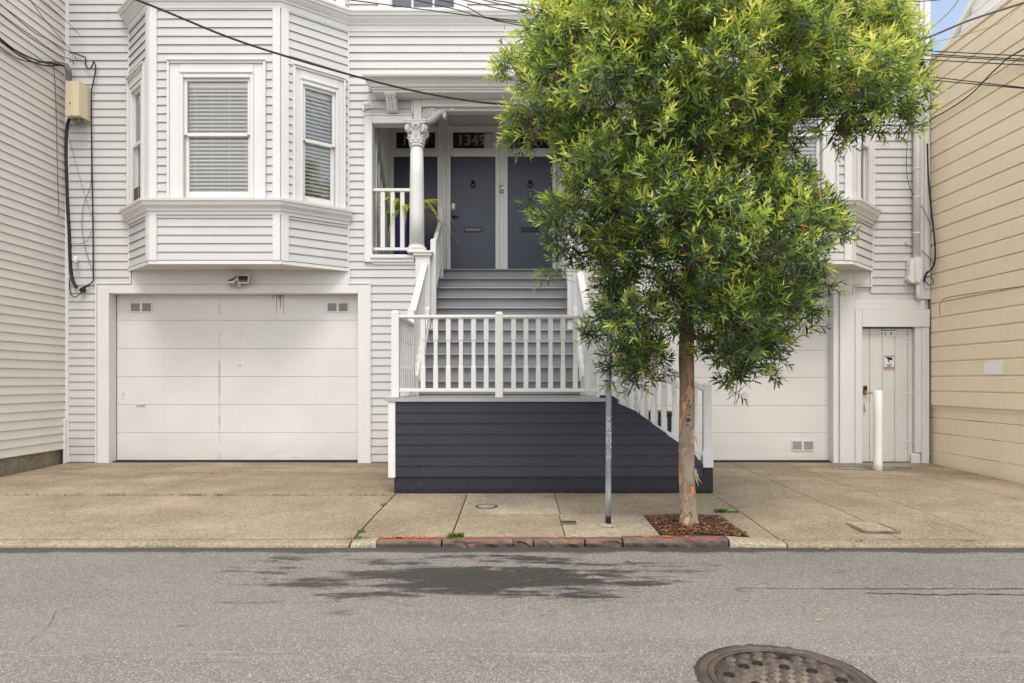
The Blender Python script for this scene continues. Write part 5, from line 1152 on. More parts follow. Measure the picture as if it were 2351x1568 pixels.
# trash bins behind the lower flight
def bin_(x, y, mat, lid, label, h=.95):
    t_ = thing('wheeled_bin', label, 'bin', (x, y, .13), 'bins beside the stairs'); w = .27
    mb = MB(); mb.add([(x-w*.8, y-w*.8, .15), (x+w*.8, y-w*.8, .15), (x+w*.8, y+w*.8, .15), (x-w*.8, y+w*.8, .15), (x-w, y-w, h), (x+w, y-w, h), (x+w, y+w, h), (x-w, y+w, h)], [(3, 2, 1, 0), (0, 1, 5, 4), (1, 2, 6, 5), (2, 3, 7, 6), (3, 0, 4, 7), (4, 5, 6, 7)]); mb.build('body', mat, t_)
    MB().box(x-w-.02, x+w+.02, y-w-.02, y+w+.02, h+.001, h+.05, .015).build('lid', lid, t_); MB().tube([(x-w*.7, y-w-.03, h-.05), (x+w*.7, y-w-.03, h-.05)], .015, 8).build('handle', mat, t_)
    for sx in (-1, 1): MB().lathe([(.1, -.025), (.1, .025)], (x+sx*w*.85, y+w*.7, .235), 16, tf=Matrix.Rotation(math.radians(90), 4, 'Y')).build('wheel', M['black'], t_)
bin_(2.0, 10.1, M['bin'], M['bin'], 'dark grey wheeled bin behind the stair railing'); bin_(1.40, 10.2, M['bin'], M['binblue'], 'dark bin with blue lid behind the stair railing', .98)

# ------------------------------------------------------------------ wall fittings, wires
def cable(pts, r, mat, label, name='cable', sub=6, cat='cable', group=None):
    """smooth curve through points"""
    pts = [Vector(p) for p in pts]; out_ = []
    for i in range(len(pts)-1):
        p0 = pts[max(0, i-1)]; p1 = pts[i]; p2 = pts[i+1]; p3 = pts[min(len(pts)-1, i+2)]
        for k in range(sub):
            u = k/sub; out_.append(.5*((2*p1)+(-p0+p2)*u+(2*p0-5*p1+4*p2-p3)*u*u+(-p0+3*p1-3*p2+p3)*u**3))
    out_.append(pts[-1]); o = MB().tube(out_, r, 6).build(name, M[mat]); return tag(o, label, cat, group)
yW = D_F-.035
# long drop cable crossing the facade
cable([P(-120, -160, 7.2), P(315, 0, 8.0), P(560, 98, 8.4), P(835, 180, 8.9), P(1010, 220, 9.2), P(1180, 241, 9.5), P(1450, 250, 9.9), P(1800, 205, 10.4), P(2092, 135, 10.75)], .013, 'cable', 'thick black drop cable sagging across the facade from upper left', sub=8)
# street wires running across the top
top = [((700, -14), (960, 20), (1185, 47), (1700, 92), (2065, 113), (2351, 128), (2700, 140)), ((880, -18), (1040, 20), (1190, 52), (1700, 96), (2065, 120), (2351, 136), (2700, 150)),
       ((920, -20), (1060, 12), (1190, 57), (1700, 104), (2065, 124), (2351, 140), (2700, 155)), ((1000, -15), (1100, 8), (1190, 27), (1700, 108), (2065, 133), (2351, 149), (2700, 163)), ((1060, -15), (1130, 5), (1200, 21), (1700, 130), (2080, 170), (2351, 201), (2700, 240)), ((1080, -15), (1140, 2), (1210, 15), (1700, 128), (2080, 177), (2351, 203), (2700, 236))]
for i, w_ in enumerate(top): cable([PR(a, b, 9.3+.1*i) for a, b in w_], .0068, 'cable', 'thin black street wire, '+('topmost of six', 'second from the top', 'third from the top', 'fourth from the top', 'upper of the lowest pair', 'lowest of six')[i]+' over the tan wall', 'overhead_wire', 5, 'wire', 'street wires across the facade')
cable([PR(2065, 113, 10.8), PR(2150, 78, 9.9), PR(2230, 45, 9.2), PR(2351, 6, 8.4), PR(2500, -40, 7.4)], .014, 'greycable', 'thick grey service cable rising to the upper right corner')
cable([PR(2351, 0, 8.3), PR(2200, 20, 9), PR(2060, 14, 10), PR(1940, 30, 10.8)], .006, 'cable', 'thin black wire reaching the house under the top right edge') if False else cable([PR(1985, 21, 10.7), PR(2060, 8, 10.2), PR(2150, 0, 9.5), PR(2260, -12, 8.6)], .006, 'cable', 'thin black wire reaching the house near the top right')
cable([PR(2351, 8, 8.9), PR(2290, 55, 9.5), PR(2190, 86, 9.8), PR(2120, 100, 10.2)], .003, 'greycable', 'hair thin grey wire above the tan wall')
cable([PR(2700, -60, 6.5), PR(2351, 112, 8.6), PR(2290, 155, 9.2), PR(2230, 215, 9.9), PR(2180, 250, 10.4), PR(2148, 268, 10.75), PR(2132, 280, 10.82), PR(2117, 295, 10.83), PR(2122, 300, 10.83), PR(2130, 297, 10.83)], .010, 'cable', 'black cable drooping down in front of the tan wall to the corner board')
cable([PR(2205, -12, 10.5), PR(2190, 15, 10.55), PR(2150, 55, 10.6), PR(2134, 68, 10.7), PR(2135, 85, 10.75), PR(2139, 110, 10.78), PR(2139, 140, 10.8), PR(2137, 165, 10.8), PR(2128, 176, 10.82)], .007, 'yellowcable', 'yellowish twisted wire hanging beside the house corner against the sky')
cable([PR(2129, 330, 10.82), PR(2131, 400, 10.82), PR(2138, 480, 10.75), PR(2146, 555, 10.72), PR(2146, 600, 10.72), PR(2138, 618, 10.75), PR(2126, 630, 10.8), PR(2121, 645, 10.82)], .013, 'cable', 'black cable running down the right corner of the house to the white box')
cable([PR(2102, 185, 10.78), PR(2095, 250, 10.78), PR(2083, 330, 10.8), PR(2082, 400, 10.82), PR(2095, 445, 10.8), PR(2120, 480, 10.78), PR(2136, 515, 10.76)], .005, 'cable', 'thin black wire looping beside the white conduit')
cable([PR(2115, 575, 10.82), PR(2132, 590, 10.8), PR(2142, 605, 10.78), PR(2140, 622, 10.78)], .0045, 'cable', 'short thin black wire behind the white meter box')
cable([PR(2124, 640, 10.8), PR(2130, 634, 10.8), PR(2141, 640, 10.8), PR(2142, 650, 10.8), PR(2133, 654, 10.8), PR(2125, 646, 10.8), PR(2122, 634, 10.8), PR(2130, 622, 10.8)], .007, 'cable', 'coil of black cable hanging below the white meter box')
cable([PR(2078, 556, 10.86), PR(2083, 565, 10.84), PR(2094, 568, 10.84)], .005, 'cable', 'short black stub of cable left of the conduit')
cable([PR(2006, 512, 10.83), PR(2050, 510, 10.84), PR(2092, 508, 10.84)], .0035, 'greycable', 'thin wire running from the right bay sill to the conduit')
cable([PR(2351, 657, 9.05), PR(2290, 665, 9.45), PR(2210, 677, 10.0), PR(2170, 685, 10.35), PR(2158, 698, 10.45), PR(2158, 722, 10.45)], .006, 'greycable', 'grey cable stapled along the tan wall')
# conduit with weatherhead on the right
cd = thing('service_conduit', 'white painted service conduit with weatherhead at the right house corner', 'conduit', P(2105, 600, 10.8)); yC = D_F-.09
MB().tube([P(2104, 612, yC), P(2105, 300, yC), P(2106, 165, yC)], .052, 14).build('conduit_pipe', M['trim'], cd)
MB().lathe([(.055, 0), (.075, .03), (.085, .1), (.07, .16), (.03, .19), (0, .195)], P(2108, 155, yC), 16).build('weatherhead', M['black'], cd)
MB().lathe([(.075, 0), (.07, .06), (.03, .1), (0, .105)], P(2108, 134, yC), 16).build('weatherhead_cap', M['whiteplastic'], cd)
for py in (390, 455, 538): MB().lathe([(.058, 0), (.058, .025)], P(2104.5, py, yC), 14).build('pipe_strap', M['trim'], cd)
for px, py in ((2114, 170), (2083, 170)): MB().box(X(px-6, yC), X(px+6, yC), yC-.06, yC+.0, Z(py+5, yC), Z(py-5, yC), .01).build('wire_clamp', M['black'], cd)
mb_ = thing('meter_box', 'rounded white plastic cable box at the foot of the white conduit', 'utility box', P(2105, 650, 10.8))
pts = [(2094, 592), (2113, 589), (2117, 594), (2117, 640), (2112, 650), (2094, 648), (2086, 640), (2089, 630), (2091, 600)]
MB().prism([(X(a, 10.75), Z(b, 10.75)) for a, b in pts], 10.76, D_F-.03).build('box_body', M['whiteplastic'], mb_)
pts = [(2100, 592), (2110, 589), (2115, 594), (2115, 638), (2108, 648), (2101, 645)]
MB().prism([(X(a, 10.75), Z(b, 10.75)) for a, b in pts], 10.735, 10.7595).build('box_cover', M['whiteplastic'], mb_)
MB().tube([P(2107, 650, 10.8), P(2107, 680, 10.8), P(2112, 690, 10.82)], .03, 10).build('box_spout', M['trim'], mb_)
# telephone box on the left with its cables
tb = thing('telephone_box', 'cream plastic junction box on the left end of the facade', 'utility box', P(175, 268, 10.7))
x0, x1 = X(147, 10.6), X(181, 10.6); z0, z1 = Z(264, 10.6), Z(184.5, 10.6); yb0 = 10.62
prf = [(x0, D_F-.03), (x0, yb0+.02), (x0+.10, yb0-.0), (X(181, 10.62), yb0), (X(206.5, 10.85), yb0+.17), (X(206.5, 10.85), D_F-.03)]
MB().prism(prf, z0, z1, 'z').build('box_body', M['box'], tb); MB().box(x0+.095, x0+.115, yb0-.014, yb0+.01, z0+.005, z1-.005, .004).build('box_ridge', M['box'], tb)
MB().lathe([(.012, 0), (.010, .006), (0, .007)], P(161, 236, yb0-.002), 10, tf=Matrix.Rotation(math.radians(90), 4, 'X')).build('box_screw', M['black'], tb)
MB().tube([P(165, 268, 10.78), P(170, 276, 10.75), P(178, 282, 10.74), P(187, 280, 10.75), P(190, 268, 10.78)], .03, 8).build('cable_loop', M['greycable'], tb)
MB().tube([P(160, 268, 10.78), P(170, 272, 10.76), P(183, 270, 10.76)], .022, 8).build('cable_loop', M['cable'], tb)
lc = [([(-60, 30), (0, 88), (40, 118), (90, 140), (135, 148), (156, 152)], .017), ([(-60, 50), (0, 94), (50, 130), (100, 150), (140, 150), (152, 158)], .014), ([(-60, 60), (0, 108), (40, 134), (80, 143), (120, 142), (150, 146)], .010), ([(-40, -20), (0, 9), (75, 72), (110, 90), (140, 108), (165, 122)], .008), ([(-40, 0), (0, 32), (60, 80), (100, 106), (140, 128), (166, 138), (168, 148)], .008), ([(70, 0), (100, 42), (150, 100), (170, 128), (178, 140)], .006), ([(95, 0), (140, 38), (172, 68), (185, 82)], .004), ([(100, 0), (145, 42), (170, 66), (176, 76)], .004)]
for (pts_, r_), lb_ in zip(lc, ('thickest black cable in the bundle entering the cream junction box', 'second thick black cable just below the thickest at the left edge', 'lowest black cable of the bundle at the left edge', 'highest thin black wire crossing the left wall from its top edge', 'thin black wire just below the highest one on the left wall', 'steep black wire dropping from the top edge to the corner', 'left one of two hair thin wires at the top of the corner', 'right one of two hair thin wires at the top of the corner')): cable([P(a, b, min(10.78, 7.177*F/(CX-a)-.12)) for a, b in pts_], r_*.8, 'cable', lb_, cat='cable', group='cables into the junction box')
cable([P(152, 150, 10.74), P(156, 160, 10.72), P(158, 172, 10.74), P(157, 184, 10.76)], .045, 'greycable', 'thick grey cable bundle entering the top of the cream junction box')
cable([P(162, 268, 10.8), P(154, 290, 10.84), P(152, 340, 10.85), P(153, 400, 10.85), P(155, 470, 10.86), P(159, 540, 10.86), P(161, 600, 10.86), P(166, 640, 10.86), P(176, 660, 10.84)], .024, 'cable', 'thick black cable bundle in the corner below the junction box')
cable([P(165, 120, 10.84), P(186, 128, 10.84), P(196, 132, 10.83), P(197, 150, 10.83), P(205, 158, 10.82), P(212, 150, 10.82), P(215, 141, 10.82), P(219, 150, 10.83), P(219, 165, 10.83), P(214, 190, 10.83), P(210, 215, 10.83), P(210, 300, 10.84), P(211, 400, 10.84), P(213, 500, 10.84), P(214, 620, 10.84), P(213, 645, 10.84), P(200, 655, 10.84), P(185, 662, 10.84)], .010, 'cable', 'black cable looping right of the junction box and down the siding')
cable([P(157, 310, 10.84), P(170, 360, 10.84), P(190, 430, 10.84), P(210, 495, 10.84)], .0035, 'greycable', 'thin slack wire crossing the siding diagonally')
cable([P(210, 380, 10.84), P(207, 430, 10.84), P(192, 470, 10.84), P(188, 520, 10.84), P(196, 570, 10.84), P(212, 620, 10.84)], .005, 'greycable', 'thin dark wire bowing left beside the vertical black cable')
cable([P(162, 556, 10.84), P(180, 560, 10.84), P(200, 552, 10.84), P(210, 530, 10.84)], .005, 'greycable', 'thin wire looping between the two vertical cables')
cable([P(a, b, 7.177*F/(CX-a)-.04) for a, b in ((122, 150), (125, 170), (129, 260), (132, 400), (135, 480), (132, 495))], .005, 'greycable', 'thin grey wire hanging down the left neighbour wall')
cable([P(160, 640, 10.84), P(162, 672, 10.83), P(172, 682, 10.82), P(186, 672, 10.82), P(192, 662, 10.82), P(206, 656, 10.83)], .008, 'cable', 'black cable coiled at the lower left corner above the garage trim')
MB().box(X(181, 10.8), X(192, 10.8), 10.80, 10.87, Z(670, 10.8), Z(660, 10.8), .012).build('splice_block', M['black']); tag(bpy.data.objects['splice_block'], 'small black splice block among the cables by the garage trim', 'splice')
# cameras and flood light
def camera_(p, d, label, l=.16, r=.038):
    t_ = thing('security_camera', label, 'camera', p); d = Vector(d).normalized(); p = Vector(p)
    q = d.to_track_quat('Z', 'Y').to_matrix().to_4x4()
    MB().lathe([(0, 0), (r*.9, .0), (r, .012), (r, l), (r*.85, l)], p, 16, tf=q).build('camera_body', M['whiteplastic'], t_)
    MB().lathe([(0, l-.004), (r*.8, l-.004), (r*.8, l-.0005)], p, 14, tf=q).build('lens', M['black'], t_)
    MB().tube([p+d*.03, p+d*.03+Vector((-.03, .05, -.03)), (p.x-.03, D_F-.03, p.z-.03)], .014, 8).build('mount_arm', M['whiteplastic'], t_)
    MB().lathe([(.035, 0), (.035, .012)], (p.x-.03, D_F-.022, p.z-.03), 12, tf=Matrix.Rotation(math.radians(90), 4, 'X')).build('mount_base', M['whiteplastic'], t_)
camera_(P(838, 239, 10.78), (.55, -.62, -.16), 'white bullet camera on the siding left of the console bracket')
camera_(P(174, 590, 10.8), (.12, -.35, -.9), 'small white camera low on the left strip of siding', .10, .032)
fl = thing('flood_light', 'twin head flood light with motion sensor under the left bay', 'lamp', P(548, 648, 10.85)); yL = D_F-.03
MB().lathe([(.085, 0), (.085, .03), (.06, .05), (0, .055)], P(546, 646, D_F-.021), 18, tf=Matrix.Rotation(math.radians(90), 4, 'X')).build('base', M['lampgrey'], fl)
def head(c, ang, tilt, w, h):
    R_ = Matrix.Translation(c) @ Matrix.Rotation(ang, 4, 'Z') @ Matrix.Rotation(tilt, 4, 'X') @ Matrix.Rotation(0.0, 4, 'Y'); tf = lambda p: R_ @ Vector(p)
    MB(tf).box(-w, w, -.05, -.02, -h, h, .006).build('head_rim', M['whiteplastic'], fl); MB(tf).prism([(-.02, -h), (-.02, h), (.06, h*.5), (.06, -h*.5)], -w*.8, w*.8, 'x').build('head_housing', M['lampgrey'], fl)
    MB(tf).box(-w*.84, w*.84, -.053, -.0505, -h*.8, h*.8).build('lens', M['darkglass'], fl)
    MB().tube([c, Vector((X(546, 10.85), 10.84, Z(645, 10.85)))], .016, 8).build('arm', M['lampgrey'], fl)
head(P(560, 642.5, 10.74), .12, -.1, .085, .065); head(P(535, 649, 10.72), -.5, -.95, .08, .055)
MB().box(X(540, 10.76), X(552, 10.76), 10.72, 10.82, Z(659, 10.76), Z(649, 10.76), .014).build('motion_sensor', M['box'], fl)
# window planters left behind the bay glass are too small to tell; the wooden window screen is visible
fcl = Face(LB[0], LB[1]); scn = thing('window_screen', 'small dark adjustable window screen in wooden frame at the left bay window', 'window screen', fcl.tf((.4, 0, 4.2)))
u0, u1, za, zb_ = .21*fcl.L+.03, .70*fcl.L-.02, 4.20, 4.46
MB(fcl.tf).box(u0, u1, -.002, .012, za+.015, zb_-.015).build('mesh_panel', M['bin'], scn)
for a in ((u0-.012, u0, za, zb_), (u1, u1+.012, za, zb_), ((u0+u1)/2-.01, (u0+u1)/2+.01, za, zb_), (u0, u1, zb_-.014, zb_), (u0, u1, za, za+.014)): MB(fcl.tf).box(a[0], a[1], -.008, .02, a[2]+.0005, a[3], .002).build('screen_frame', M['wood'], scn)

# ------------------------------------------------------------------ potted fern on the porch
fx, fy = -1.90, 11.32
pt = thing('plant_pot', 'tall glossy blue glazed pot behind the porch railing', 'pot', (fx, fy, FLOOR))
MB().lathe([(.0, FLOOR+.002), (.17, FLOOR+.002), (.19, FLOOR+.1), (.225, FLOOR+.75), (.235, FLOOR+.80), (.215, FLOOR+.81), (.205, FLOOR+.76), (0, FLOOR+.75)], (fx+.08, fy, 0), 32).build('pot_body', M['blueglaze'], pt)
MB().lathe([(.203, FLOOR+.765), (0, FLOOR+.775)], (fx+.08, fy, 0), 24).build('potting_soil', M['soil'], pt)
fern = thing('fern', 'yellow green fern arching out of the blue pot', 'plant', (fx+.08, fy, FLOOR+.78))
for k in range(26):
    a = RND.uniform(0, 6.283); ln = RND.uniform(.5, .95); d = Vector((math.cos(a), math.sin(a)*.8, 0)); ln *= .62 if d.x < -.2 else 1; hgt = RND.uniform(.12, .42); drop = RND.uniform(.25, .95)
    mb = MB(); tones = []; c0 = Vector((fx+.08+d.x*.08, fy+d.y*.08, FLOOR+.77)); age = RND.random(); pts = []
    for j in range(15):
        u = j/14; pts.append(c0+d*ln*u+Vector((0, 0, hgt*math.sin(u*2.0)-drop*u*u*ln)))
    mb.tube(pts, [.004*(1-.7*j/14) for j in range(15)], 4, cap=False); tones += [.9]*60
    for j in range(1, 22):
        u = j/22; i = min(13, int(u*14)); p = pts[i].lerp(pts[i+1], u*14-i); tdir = (pts[i+1]-pts[i]).normalized(); sdv = tdir.cross(Vector((0, 0, 1))).normalized()
        ll = .095*math.sin(math.pi*min(1, .12+u*.9))**.7*(1-.3*u)
        for sgn in (-1, 1):
            e = (sdv*sgn+tdir*.35+Vector((0, 0, -.25))).normalized()*ll; w_ = tdir*.010
            mb.add([p-w_, p+e*.55-w_*.9, p+e, p+e*.55+w_*.9, p+w_], [(0, 1, 2, 3, 4)]); tones += [min(1, max(0, age+RND.uniform(-.2, .2)))]*5
    me = mb.mesh('frond', M['fern']); at = me.attributes.new('age', 'FLOAT', 'POINT'); at.data.foreach_set('value', tones); obj('frond', me, fern)

# ------------------------------------------------------------------ street tree
TD = 6.55
tree = thing('street_tree', 'slender street tree with peeling bark and dense narrow green leaves', 'tree', (X(1582, TD), TD, .07))
tp = []; tr_ = []
ctrl = [(1583, 1205, 22), (1582, 1190, 19.5), (1580, 1160, 18), (1577, 1100, 17), (1576, 1000, 16.5), (1577, 900, 16), (1576, 820, 16.5), (1577, 740, 15), (1580, 680, 14), (1590, 600, 12.5), (1600, 520, 11), (1606, 430, 9.5), (1600, 330, 8), (1590, 200, 6.5), (1580, 60, 5.5), (1570, -100, 4)]
n = 22; vs = []; fs = []; rows = 0; prev = None
for (a, b) in zip(ctrl[:-1], ctrl[1:]):
    for k in range(6):
        u = k/6; c = P(a[0]+(b[0]-a[0])*u, a[1]+(b[1]-a[1])*u, TD); r = (a[2]+(b[2]-a[2])*u)/F*TD*1.06
        for j in range(n):
            th = 2*math.pi*j/n; rr = r*(1+.07*noise.noise((math.cos(th)*1.6, math.sin(th)*1.6, c.z*3.5))+.03*noise.noise((math.cos(th)*4, math.sin(th)*4, c.z*11)))
            vs.append((c.x+rr*math.cos(th), c.y+rr*math.sin(th), c.z))
        rows += 1
fs = [(i*n+k, i*n+(k+1) % n, (i+1)*n+(k+1) % n, (i+1)*n+k) for i in range(rows-1) for k in range(n)]
MB().add(vs, fs, True).build('trunk', M['bark'], tree)
# knots and bark flakes
def knot(px, py, r):
    c = P(px, py, TD); c.y -= 17/F*TD*1.02; pts = [c+Vector((r*math.sin(a)*(1+.18*math.sin(3*a+px)), .006+.35*abs(math.sin(a))*r, r*1.3*math.cos(a)*(1+.15*math.sin(2*a+py)))) for a in [k*2*math.pi/14 for k in range(15)]]
    MB().tube(pts, [r*(.20+.10*math.sin(k*1.9)) for k in range(15)], 6).build('knot', M['knot'], tree); MB().lathe([(r*.9, 0), (r*.5, .012), (0, .016)], c+Vector((0, .012, 0)), 12, tf=Matrix.Rotation(math.radians(90), 4, 'X')).build('knot', M['knot'], tree)
knot(1576, 963, .034); knot(1578, 918, .013); knot(1580, 785, .011); knot(1574, 860, .009)
def flake(px, py, w, h, curl, side):
    c = P(px, py, TD-.06); m_ = MB(); vs = []
    for j in range(6):
        u = j/5; wj = w*(1-.6*u*u)*(1+.2*math.sin(j*2.2))
        o_ = curl*(u**2); vs += [c+Vector((side*o_-wj, -o_*.5, -h*u)), c+Vector((side*o_+wj, -o_*.3+.004, -h*u-.01))]
    m_.add(vs, [(2*j, 2*j+1, 2*j+3, 2*j+2) for j in range(5)]); m_.build('bark_flake', M['bark'], tree)
for a in ((1596, 1075, .014, .16, .03, 1), (1600, 1085, .012, .10, .05, 1), (1562, 1020, .010, .06, .02, -1), (1597, 1000, .009, .09, .02, 1), (1585, 1065, .014, .05, .006, 1), (1566, 1180, .01, .05, .03, -1), (1572, 1040, .013, .05, .01, -1)): flake(*a)
# main limbs
limbs = [[(1590, 600), (1560, 500), (1520, 420), (1470, 340), (1400, 250)], [(1600, 520), (1560, 430), (1535, 300), (1500, 160), (1470, 30), (1440, -120)], [(1606, 440), (1680, 330), (1780, 220), (1880, 120), (1960, 40)], [(1602, 380), (1620, 220), (1660, 80), (1700, -80)], [(1578, 720), (1640, 650), (1720, 600), (1800, 560)], [(1578, 760), (1540, 730), (1490, 740), (1440, 780)], [(1580, 690), (1500, 620), (1420, 590), (1340, 560)], [(1577, 780), (1620, 770), (1670, 790), (1700, 830)], [(1700, 310), (1800, 270), (1900, 260), (2010, 250)], [(1590, 600), (1612, 540), (1600, 470), (1560, 420)], [(1480, 350), (1400, 330), (1310, 330)], [(1500, 160), (1420, 120), (1320, 120), (1240, 130)]]
for i, lm in enumerate(limbs):
    dz = (-.3, -.95, .3, .6, -.2, -.3, .3, .2, 0, -1.05, -.7, .1)[i]; m = len(lm)
    pts = [P(a, b, TD+dz*min(1, 1.2*k/(m-1))) for k, (a, b) in enumerate(lm)]; fine = []
    for k in range(m-1):
        for u in (0, .33, .66): q = pts[k].lerp(pts[k+1], u); fine.append(q+Vector((RND.uniform(-.02, .02), RND.uniform(-.02, .02), RND.uniform(-.02, .02))))
    fine.append(pts[-1]); nn = len(fine); r0 = .036 if i < 4 else .022
    MB().tube(fine, [r0*(1-.75*k/nn)+.004 for k in range(nn)], 8).build('branch', M['twig'], tree)
# crown: leafy clumps spread through a volume whose outline was measured on the photograph
OUT = [(2123, 151), (2112, 270), (2067, 344), (1987, 332), (1907, 344), (1877, 314), (1812, 307), (1834, 344), (1847, 394), (1856, 430), (1899, 443), (1926, 572), (1895, 664), (1864, 738), (1815, 781), (1769, 861), (1680, 910), (1643, 866), (1590, 800), (1556, 800), (1526, 879), (1465, 922), (1422, 885), (1409, 818), (1339, 800), (1372, 732), (1397, 664), (1348, 615), (1286, 590), (1272, 540), (1231, 492), (1240, 430), (1280, 350), (1206, 338), (1157, 283), (1206, 203), (1139, 154), (1188, 74), (1237, 0), (1270, -140), (1380, -290), (1560, -380), (1740, -350), (1900, -230), (2010, -80), (2070, 30)]
def inside(x, y):
    c_ = False; n_ = len(OUT)
    for i in range(n_):
        (x1, y1), (x2, y2) = OUT[i], OUT[(i+1) % n_]
        if (y1 > y) != (y2 > y) and x < (x2-x1)*(y-y1)/(y2-y1)+x1: c_ = not c_
    return c_
def edge(x, y):
    m_ = 1e9; q = Vector((x, y))
    for i in range(len(OUT)):
        a = Vector(OUT[i]); b = Vector(OUT[(i+1) % len(OUT)]); t_ = max(0, min(1, (q-a).dot(b-a)/(b-a).length_squared)); m_ = min(m_, (a+(b-a)*t_-q).length)
    return m_
LV = []; LA = []; LF = []; cand = []
tw = MB()
def leafverts(base, d, nrm, l, w):
    s_ = d.cross(nrm).normalized(); nrm = s_.cross(d).normalized(); bd = RND.uniform(-.10, .26)*l
    return [base, base+d*l*.28-s_*w*.8+nrm*w*.25, base+d*l*.30-nrm*.0, base+d*l*.28+s_*w*.8+nrm*w*.25, base+d*l*.65-s_*w*.75+nrm*(w*.2-bd*.5), base+d*l*.66-nrm*bd*.5, base+d*l*.65+s_*w*.75+nrm*(w*.2-bd*.5), base+d*l-nrm*bd]
LFACE = [(0, 1, 2), (0, 2, 3), (1, 4, 5, 2), (2, 5, 6, 3), (4, 7, 5), (5, 7, 6)]
def sprig(p, ax, lit_tone, nl_, tl):
    if RND.random() < .5: tw.tube([p-ax*tl*1.3+Vector((0, 0, -.02)), p, p+ax*tl], [.0032, .0025, .0015], 3, cap=False)
    ph = RND.uniform(0, 6.28); o1 = ax.orthogonal().normalized(); o2 = ax.cross(o1)
    for k in range(nl_):
        u = k/(nl_-1); a = ph+k*2.4; rad = o1*math.cos(a)+o2*math.sin(a)
        op = 1.30-.80*u+RND.uniform(-.18, .18); d = (ax*math.cos(op)+rad*math.sin(op)); d.z -= .16*(1-u); d.normalize()
        nrm = (ax*math.sin(op)-rad*math.cos(op)); nrm = (nrm+Vector((RND.gauss(0, .28), RND.gauss(0, .28), RND.gauss(0, .28)))).normalized()
        l = RND.uniform(.062, .132)*(1-.34*u); w = l*RND.uniform(.085, .145)
        age = min(.93, max(0, lit_tone*.8+.42*u**2-.10+RND.gauss(0, .07)))
        if RND.random() < .005: age = .97
        vv = leafverts(p+ax*tl*u, d, nrm, l, w)
        if p.y < TD-.35 and RND.random() < .02 and len(cand) < 300: cand.append((vv, age)); continue
        b = len(LV); LV.extend(tuple(q) for q in vv); LA.extend([age]*8); LF.extend(tuple(b+i for i in f) for f in LFACE)
clumps = []; tries = 0
while len(clumps) < 260 and tries < 20000:
    tries += 1; px, py = RND.uniform(1140, 2125), RND.uniform(-380, 922)
    if not inside(px, py): continue
    e = edge(px, py); er = e/F*TD
    if e < 36 or (py < -40 and RND.random() < .45): continue
    ext = min(1.15, 1.5*er+.10); w_ = RND.choice((-1, -1, -1, 1))*RND.random()**.5; R_ = min(RND.uniform(.20, .37), er+.03)
    c = P(px, py, TD+w_*ext)
    if any((c-q).length < .56*(R_+r2) for q, r2, _ in clumps): continue
    clumps.append((c, R_, w_))
for px, py, R_ in ((1690, 850, .20), (1722, 818, .22), (1655, 822, .20), (1680, 885, .13), (1470, 872, .18), (1440, 838, .20), (1500, 842, .17), (1385, 782, .17), (1765, 790, .20), (1845, 690, .17), (1895, 520, .17)): clumps.append((P(px, py, TD+RND.uniform(-.35, .1)), R_, -1))
axis = lambda z: Vector((X(1590, TD), TD, z))
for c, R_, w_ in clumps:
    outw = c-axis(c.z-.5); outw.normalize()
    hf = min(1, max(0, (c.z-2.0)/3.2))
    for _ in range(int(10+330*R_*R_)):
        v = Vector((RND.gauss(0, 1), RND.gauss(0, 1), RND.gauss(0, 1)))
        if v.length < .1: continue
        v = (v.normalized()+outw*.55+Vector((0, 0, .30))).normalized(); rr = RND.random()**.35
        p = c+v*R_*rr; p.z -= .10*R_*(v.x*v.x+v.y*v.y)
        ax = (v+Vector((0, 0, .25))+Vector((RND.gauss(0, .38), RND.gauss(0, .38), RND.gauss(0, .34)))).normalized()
        y_ = min(1, max(0, RND.gauss(.07+.34*hf+.36*max(0, v.z)+.22*rr, .21)))  # higher, outer and upward sprigs coloured brighter, painting sunlit tops and shaded undersides
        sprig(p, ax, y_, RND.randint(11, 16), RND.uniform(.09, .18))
fill = 0
while fill < 1300:
    px, py = RND.uniform(1140, 2125), RND.uniform(-380, 922)
    if not inside(px, py): continue
    er = edge(px, py)/F*TD
    if er < .12: continue
    p = P(px, py, TD+RND.uniform(-.75, .75)*min(1.0, 1.4*er)); ax = ((p-axis(p.z-.3)).normalized()+Vector((RND.gauss(0, .6), RND.gauss(0, .6), RND.gauss(0, .5)))).normalized()
    sprig(p, ax, min(1, max(0, RND.gauss(.12, .1))), RND.randint(9, 13), RND.uniform(.1, .2)); fill += 1  # inner leaves coloured dark, painting the shade inside the crown
for px, py in ((1290, 622), (1270, 632), (1300, 600), (1905, 660), (2095, 165), (2085, 285), (1170, 160), (1185, 285), (1250, 100), (1235, 470), (1935, 540)):   # loose sprays outside the outline
    for _ in range(3): p = P(px+RND.gauss(0, 6), py+RND.gauss(0, 6), TD+RND.gauss(0, .1)); sprig(p, ((p-axis(p.z)).normalized()+Vector((0, 0, RND.gauss(-.2, .4)))).normalized(), RND.uniform(.2, .6), 13, .16)
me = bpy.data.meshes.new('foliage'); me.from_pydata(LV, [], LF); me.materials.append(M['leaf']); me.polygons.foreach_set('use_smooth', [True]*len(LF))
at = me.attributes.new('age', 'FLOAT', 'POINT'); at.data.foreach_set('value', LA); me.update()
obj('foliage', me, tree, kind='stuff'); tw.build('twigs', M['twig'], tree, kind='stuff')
for vv, age in cand:
    m_ = MB(); o_ = vv[0]; m_.add([q-o_ for q in vv], LFACE, True); me = m_.mesh('leaf', M['leaf']); at = me.attributes.new('age', 'FLOAT', 'POINT'); at.data.foreach_set('value', [age]*8); obj('leaf', me, tree, o_)

